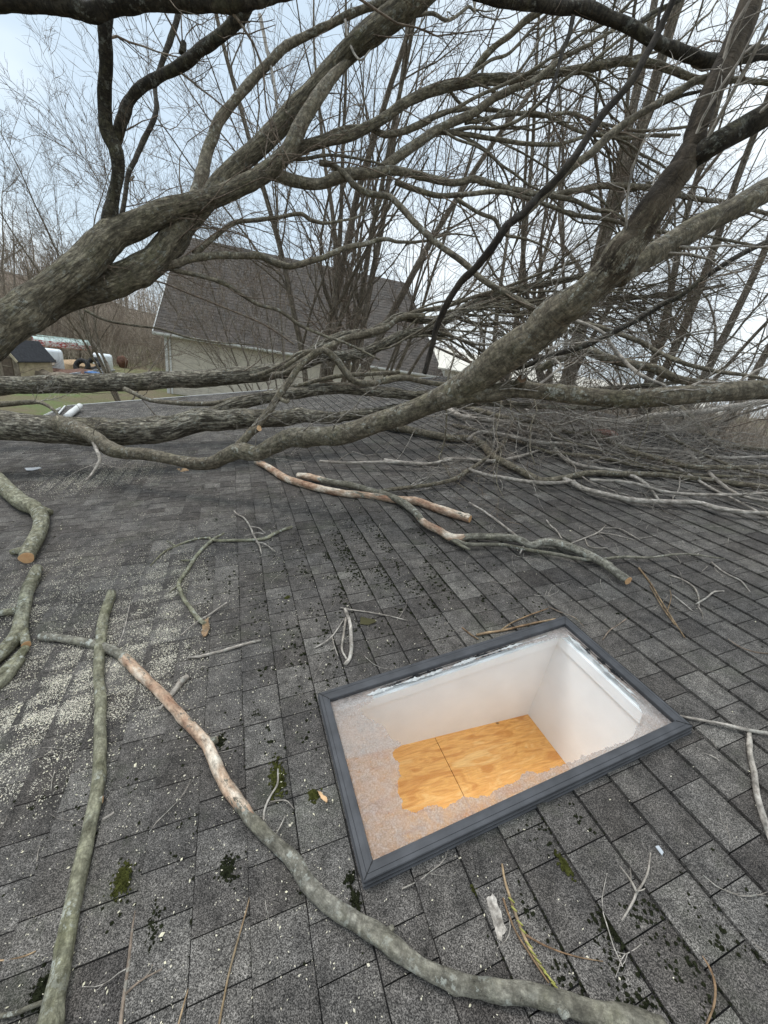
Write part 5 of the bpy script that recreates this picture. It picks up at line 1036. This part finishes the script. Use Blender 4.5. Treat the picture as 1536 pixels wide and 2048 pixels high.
flake('wood_splinter', [(635, 1582), (642, 1585), (655, 1600), (654, 1606), (642, 1598)], 'pale splinter beside the lower left side of the skylight', 'splinter', M_split, .004)
flake('painted_board', [(1176, 862), (1196, 858), (1232, 868), (1236, 874), (1204, 870)], 'red and white board end sticking out under the matted branches at the right', 'board', simple('faded_red_board', (.24, .13, .10), .8, .3, 20), .03, .06)

# ---------------------------------------------------------------- uncountable litter on the roof
def scatter(n, dens, umin=-.2, umax=9.5, vmin=-3.3, vmax=4.5):
    res = []
    while sum(len(x_) for x_ in res) < n:
        m_ = 15000; u = rng.uniform(umin, umax, m_); v = rng.uniform(vmin, vmax, m_)
        q = CAM + D1 * u[:, None] + D2 * v[:, None] - NR * H; c = (q - CAM) @ M; X_ = PX + F * c[:, 0] / c[:, 2]; Y_ = PY + F * c[:, 1] / c[:, 2]
        ok = (c[:, 2] > .1) & ~((u > .50) & (u < 1.18) & (v > .07) & (v < 1.40)) & (rng.uniform(0, 1, m_) < dens(u, v))
        res.append(np.stack([u[ok], v[ok]], 1))
    return np.vstack(res)[:n]
def nz2(u, v, s, o=0): return np.array([mnoise.noise(Vector((a * s, b_ * s, o))) for a, b_ in zip(u, v)])
def gauss(u, v, c, su, sv): return np.exp(-((u - c[0]) / su) ** 2 - ((v - c[1]) / sv) ** 2)
cA, cB, cC, cD_, cE = [plane_uv(x_, y_, 0) for x_, y_ in ((120, 1390), (200, 955), (320, 1180), (300, 1330), (60, 1200))]
cF = plane_uv(400, 800, 0)
def sawd(u, v):
    return 1.0 * gauss(u, v, cA, .35, .30) + .9 * gauss(u, v, cB, .35, .55) + .45 * gauss(u, v, cC, .5, .30) + .6 * gauss(u, v, cD_, .25, .2) + .5 * gauss(u, v, cE, .5, .4) + .10 * gauss(u, v, (1.8, -.6), 1.8, .9) + .04 * gauss(u, v, (1.0, -.5), 1.6, 1.2) + .12 * gauss(u, v, (8, -1), 2.2, 2.4)
M_saw = simple('fresh_sawdust', (.68, .62, .48), .9, .2, 50)
def flakes(name, pts, smin, smax, mat, label, h=.0085, asp=.5, thick=0):
    n = len(pts); s = rng.uniform(smin, smax, n) * np.where(rng.uniform(0, 1, n) < .08, 1.7, 1); a = rng.uniform(0, 6.28, n); tilt = rng.normal(0, .3, (n, 2))
    base = CAM + D1 * pts[:, :1] + D2 * pts[:, 1:] + NR * (h - H)
    e1 = D1 * np.cos(a)[:, None] + D2 * np.sin(a)[:, None] + NR * tilt[:, :1]; e2 = -D1 * np.sin(a)[:, None] + D2 * np.cos(a)[:, None] + NR * tilt[:, 1:]
    w_ = rng.uniform(asp * .6, asp * 1.3, n)[:, None]; s = s[:, None]
    V = np.stack([base - e1 * s, base - e2 * s * w_, base + e1 * s * .9, base + e2 * s * w_, base + NR * s * .35], 1).reshape(-1, 3)
    i = np.arange(n)[:, None] * 5; Fq = np.concatenate([i + [0, 1, 4], i + [1, 2, 4], i + [2, 3, 4], i + [3, 0, 4]], 0)
    o = mesh(name, V, Fq, mat, None, False); props(o, label, 'litter', None, 'stuff'); return o
def dr1(u, v): return np.clip(.55 + 2.2 * nz2(u * 2.6, v * .8, 6.0, 2), 0, 1.2) * (gauss(u, v, cA, .32, .28) + .5 * gauss(u, v, cD_, .22, .18) + .35 * gauss(u, v, cC, .35, .2) + .25 * gauss(u, v, cE, .4, .3))
def dr2(u, v): return gauss(u, v, cB, .30, .50) + .06 * gauss(u, v, (8, -1), 2.0, 2.2)
M_dr = simple('dry_sawdust', (.66, .61, .50), .95, .2, 50)
flakes('sawdust', scatter(34000, dr1), .0010, .0031, M_dr, 'dense drift of pale sawdust left of the peeled branch', .0095)
flakes('sawdust', scatter(12000, dr2), .0018, .0046, M_dr, 'tan drift of sawdust above the sawn branch piece', .0095)
flakes('sawdust', scatter(40000, sawd), .0012, .0036, M_saw, 'pale sawdust sprinkled in drifts over the left side of the roof')
flakes('wood_chips', scatter(1600, lambda u, v: np.clip(sawd(u, v) * .5 + .05 * gauss(u, v, (1, -.2), 1.5, 1.5), 0, 1)), .0028, .0055, simple('pale_wood_chip', (.72, .66, .48), .9, .15, 50), 'larger pale wood chips among the sawdust', .010)
# moss: dark dots in colonies and a few velvety cushions
def dots(name, pts, smin, smax, mat, label, hr=.45):
    n = len(pts); m_ = 7; s = rng.uniform(smin, smax, n); a0 = rng.uniform(0, 6.28, n); base = CAM + D1 * pts[:, :1] + D2 * pts[:, 1:] + NR * (.006 - H)
    V = []
    for ring, (rr, hh) in enumerate(((1, 0), (.72, hr * .75), (0, hr))):
        for j in range(m_ if rr else 1):
            th = a0 + 2 * np.pi * j / m_; q = s * rr * rng.uniform(.6, 1.35, n)
            V.append(base + D1 * (np.cos(th) * q)[:, None] + D2 * (np.sin(th) * q)[:, None] + NR * (s * hh * rng.uniform(.7, 1.2, n))[:, None])
    V = np.stack(V, 1); k = V.shape[1]; Fl = []; i = np.arange(n)[:, None] * k
    tri = [[j, (j + 1) % m_, m_ + (j + 1) % m_] for j in range(m_)] + [[j, m_ + (j + 1) % m_, m_ + j] for j in range(m_)] + [[m_ + j, m_ + (j + 1) % m_, 2 * m_] for j in range(m_)]
    Fq = np.concatenate([i + t_ for t_ in tri], 0); o = mesh(name, V.reshape(-1, 3), Fq, mat, None, True); return props(o, label, 'moss', None, 'stuff')
M_mossd = simple('dark_moss', (.016, .018, .009), 1, .6, 90, .05, bd=.004); M_mossg = simple('green_moss', (.042, .044, .012), 1, .7, 70, .05, bd=.004)
col_px = [(680, 1130, .45, .25, 1), (760, 1110, .5, .3, .8), (900, 1170, .5, .3, .6), (640, 1290, .3, .25, .35), (1180, 1800, .10, .12, 2.6), (1150, 1700, .10, .08, 2.0), (1260, 1900, .12, .14, 2.4), (1330, 1960, .1, .15, 1.6), (1090, 1650, .12, .08, .5), (870, 1010, .6, .35, .35), (560, 1420, .3, .2, .3), (300, 1750, .3, .2, .22), (150, 1650, .3, .2, .2), (1480, 1950, .15, .15, .5), (1060, 1960, .1, .1, .4), (500, 1180, .4, .3, .25)]
cc = [(plane_uv(a, b_, 0), c, d, e) for a, b_, c, d, e in col_px]
def md(u, v):
    q = sum(e * gauss(u, v, p, c, d) for p, c, d, e in cc); return np.clip(q * .5 + .010, 0, 1)
pts = scatter(12000, md); keep = nz2(pts[:, 0], pts[:, 1], 5.0) > -.12; pts = pts[keep]
pts = np.vstack([pts, pts[::3] + rng.normal(0, .006, (len(pts[::3]), 2))])
sn = rng.uniform(0, 1, len(pts)) < .4; kk = np.round((pts[:, 1] - VS) / E_); pts[:, 1] = np.where(sn, VS + kk * E_ + rng.normal(.004, .004, len(pts)), pts[:, 1]); pts = pts[~((pts[:, 0] > .505) & (pts[:, 0] < 1.175) & (pts[:, 1] > .075) & (pts[:, 1] < 1.395))]
near = pts[:, 0] < 1.0
dots('moss', pts[near], .0016, .0056, M_mossd, 'dark moss dots around the skylight')
dots('moss', pts[~near], .002, .0075, M_mossd, 'dark moss dots over the middle of the roof')
for i, (px, py, su, sv, dn_) in enumerate(((245, 1765, .040, .022, 260), (300, 1855, .05, .022, 150), (455, 1740, .035, .028, 150), (555, 1560, .06, .022, 380), (627, 1595, .020, .020, 160), (440, 1485, .03, .02, 140), (1130, 1735, .03, .010, 120), (1215, 1850, .03, .018, 130), (710, 1800, .022, .012, 100), (575, 1196, .012, .014, 70), (765, 1120, .016, .02, 60), (660, 1110, .05, .05, 160), (85, 1985, .03, .025, 110), (950, 1780, .012, .008, 60), (510, 1430, .02, .02, 50), (1300, 1000, .03, .03, 30), (700, 1760, .02, .012, 40))):
    p = plane_uv(px, py, 0); q = rng.normal(0, 1, (dn_, 2)) * [su * .5, sv * .5] + p; ok = ~((q[:, 0] > .505) & (q[:, 0] < 1.175) & (q[:, 1] > .075) & (q[:, 1] < 1.395))
    dots('moss_cushion', q[ok], .0018, .0050, M_mossg if i in (0, 3, 4, 9, 10, 6, 13) else M_mossd, ('olive green', 'dark', 'blackish', 'long green', 'round green', 'small dark')[i % 6] + ' moss cushion on the shingles ' + ('at lower left', 'near the bottom left twig', 'between the pole and the peeled branch', 'left of the skylight under a grey twig', 'beside the lower left side of the skylight', 'touching the peeled branch', 'below the skylight at the right', 'among the dots at lower right', 'at the bottom corner of the skylight', 'above the skylight, alone', 'in the middle of the dot colony', 'in the middle left colony', 'beside the pole at bottom left', 'above the grey bark piece', 'above the peeled knot', 'near the right hand branches', 'under the bottom corner of the skylight')[i], .8)
# broken twiglets strewn everywhere
n = 700; pts = scatter(n, lambda u, v: .25 + .75 * gauss(u, v, (2.4, 2.2), 1.6, 1.3)); a = rng.uniform(0, 6.28, n)
S = CAM + D1 * pts[:, :1] + D2 * pts[:, 1:] + NR * (.013 - H); D = D1 * np.cos(a)[:, None] + D2 * np.sin(a)[:, None]
P, r = grow(S, D, rng.uniform(.03, .22, n), rng.uniform(.0009, .0022, n), 6, .22, (0, 0, 0), .5); P = P - NR * (((P - CAM) @ NR + H - .010))[..., None]
k1 = kids(P, r, .8, (.4, .9), (.3, .6), .8, .2, 6, .2, (0, 0, 0), rmin=.0008); k1 = (k1[0] - NR * (((k1[0] - CAM) @ NR + H - .012))[..., None], k1[1])
props(twigmesh('twig_litter', [(P, r), k1], M_twigpale, None, 4), 'small broken twigs strewn over the shingles', 'litter', None, 'stuff')
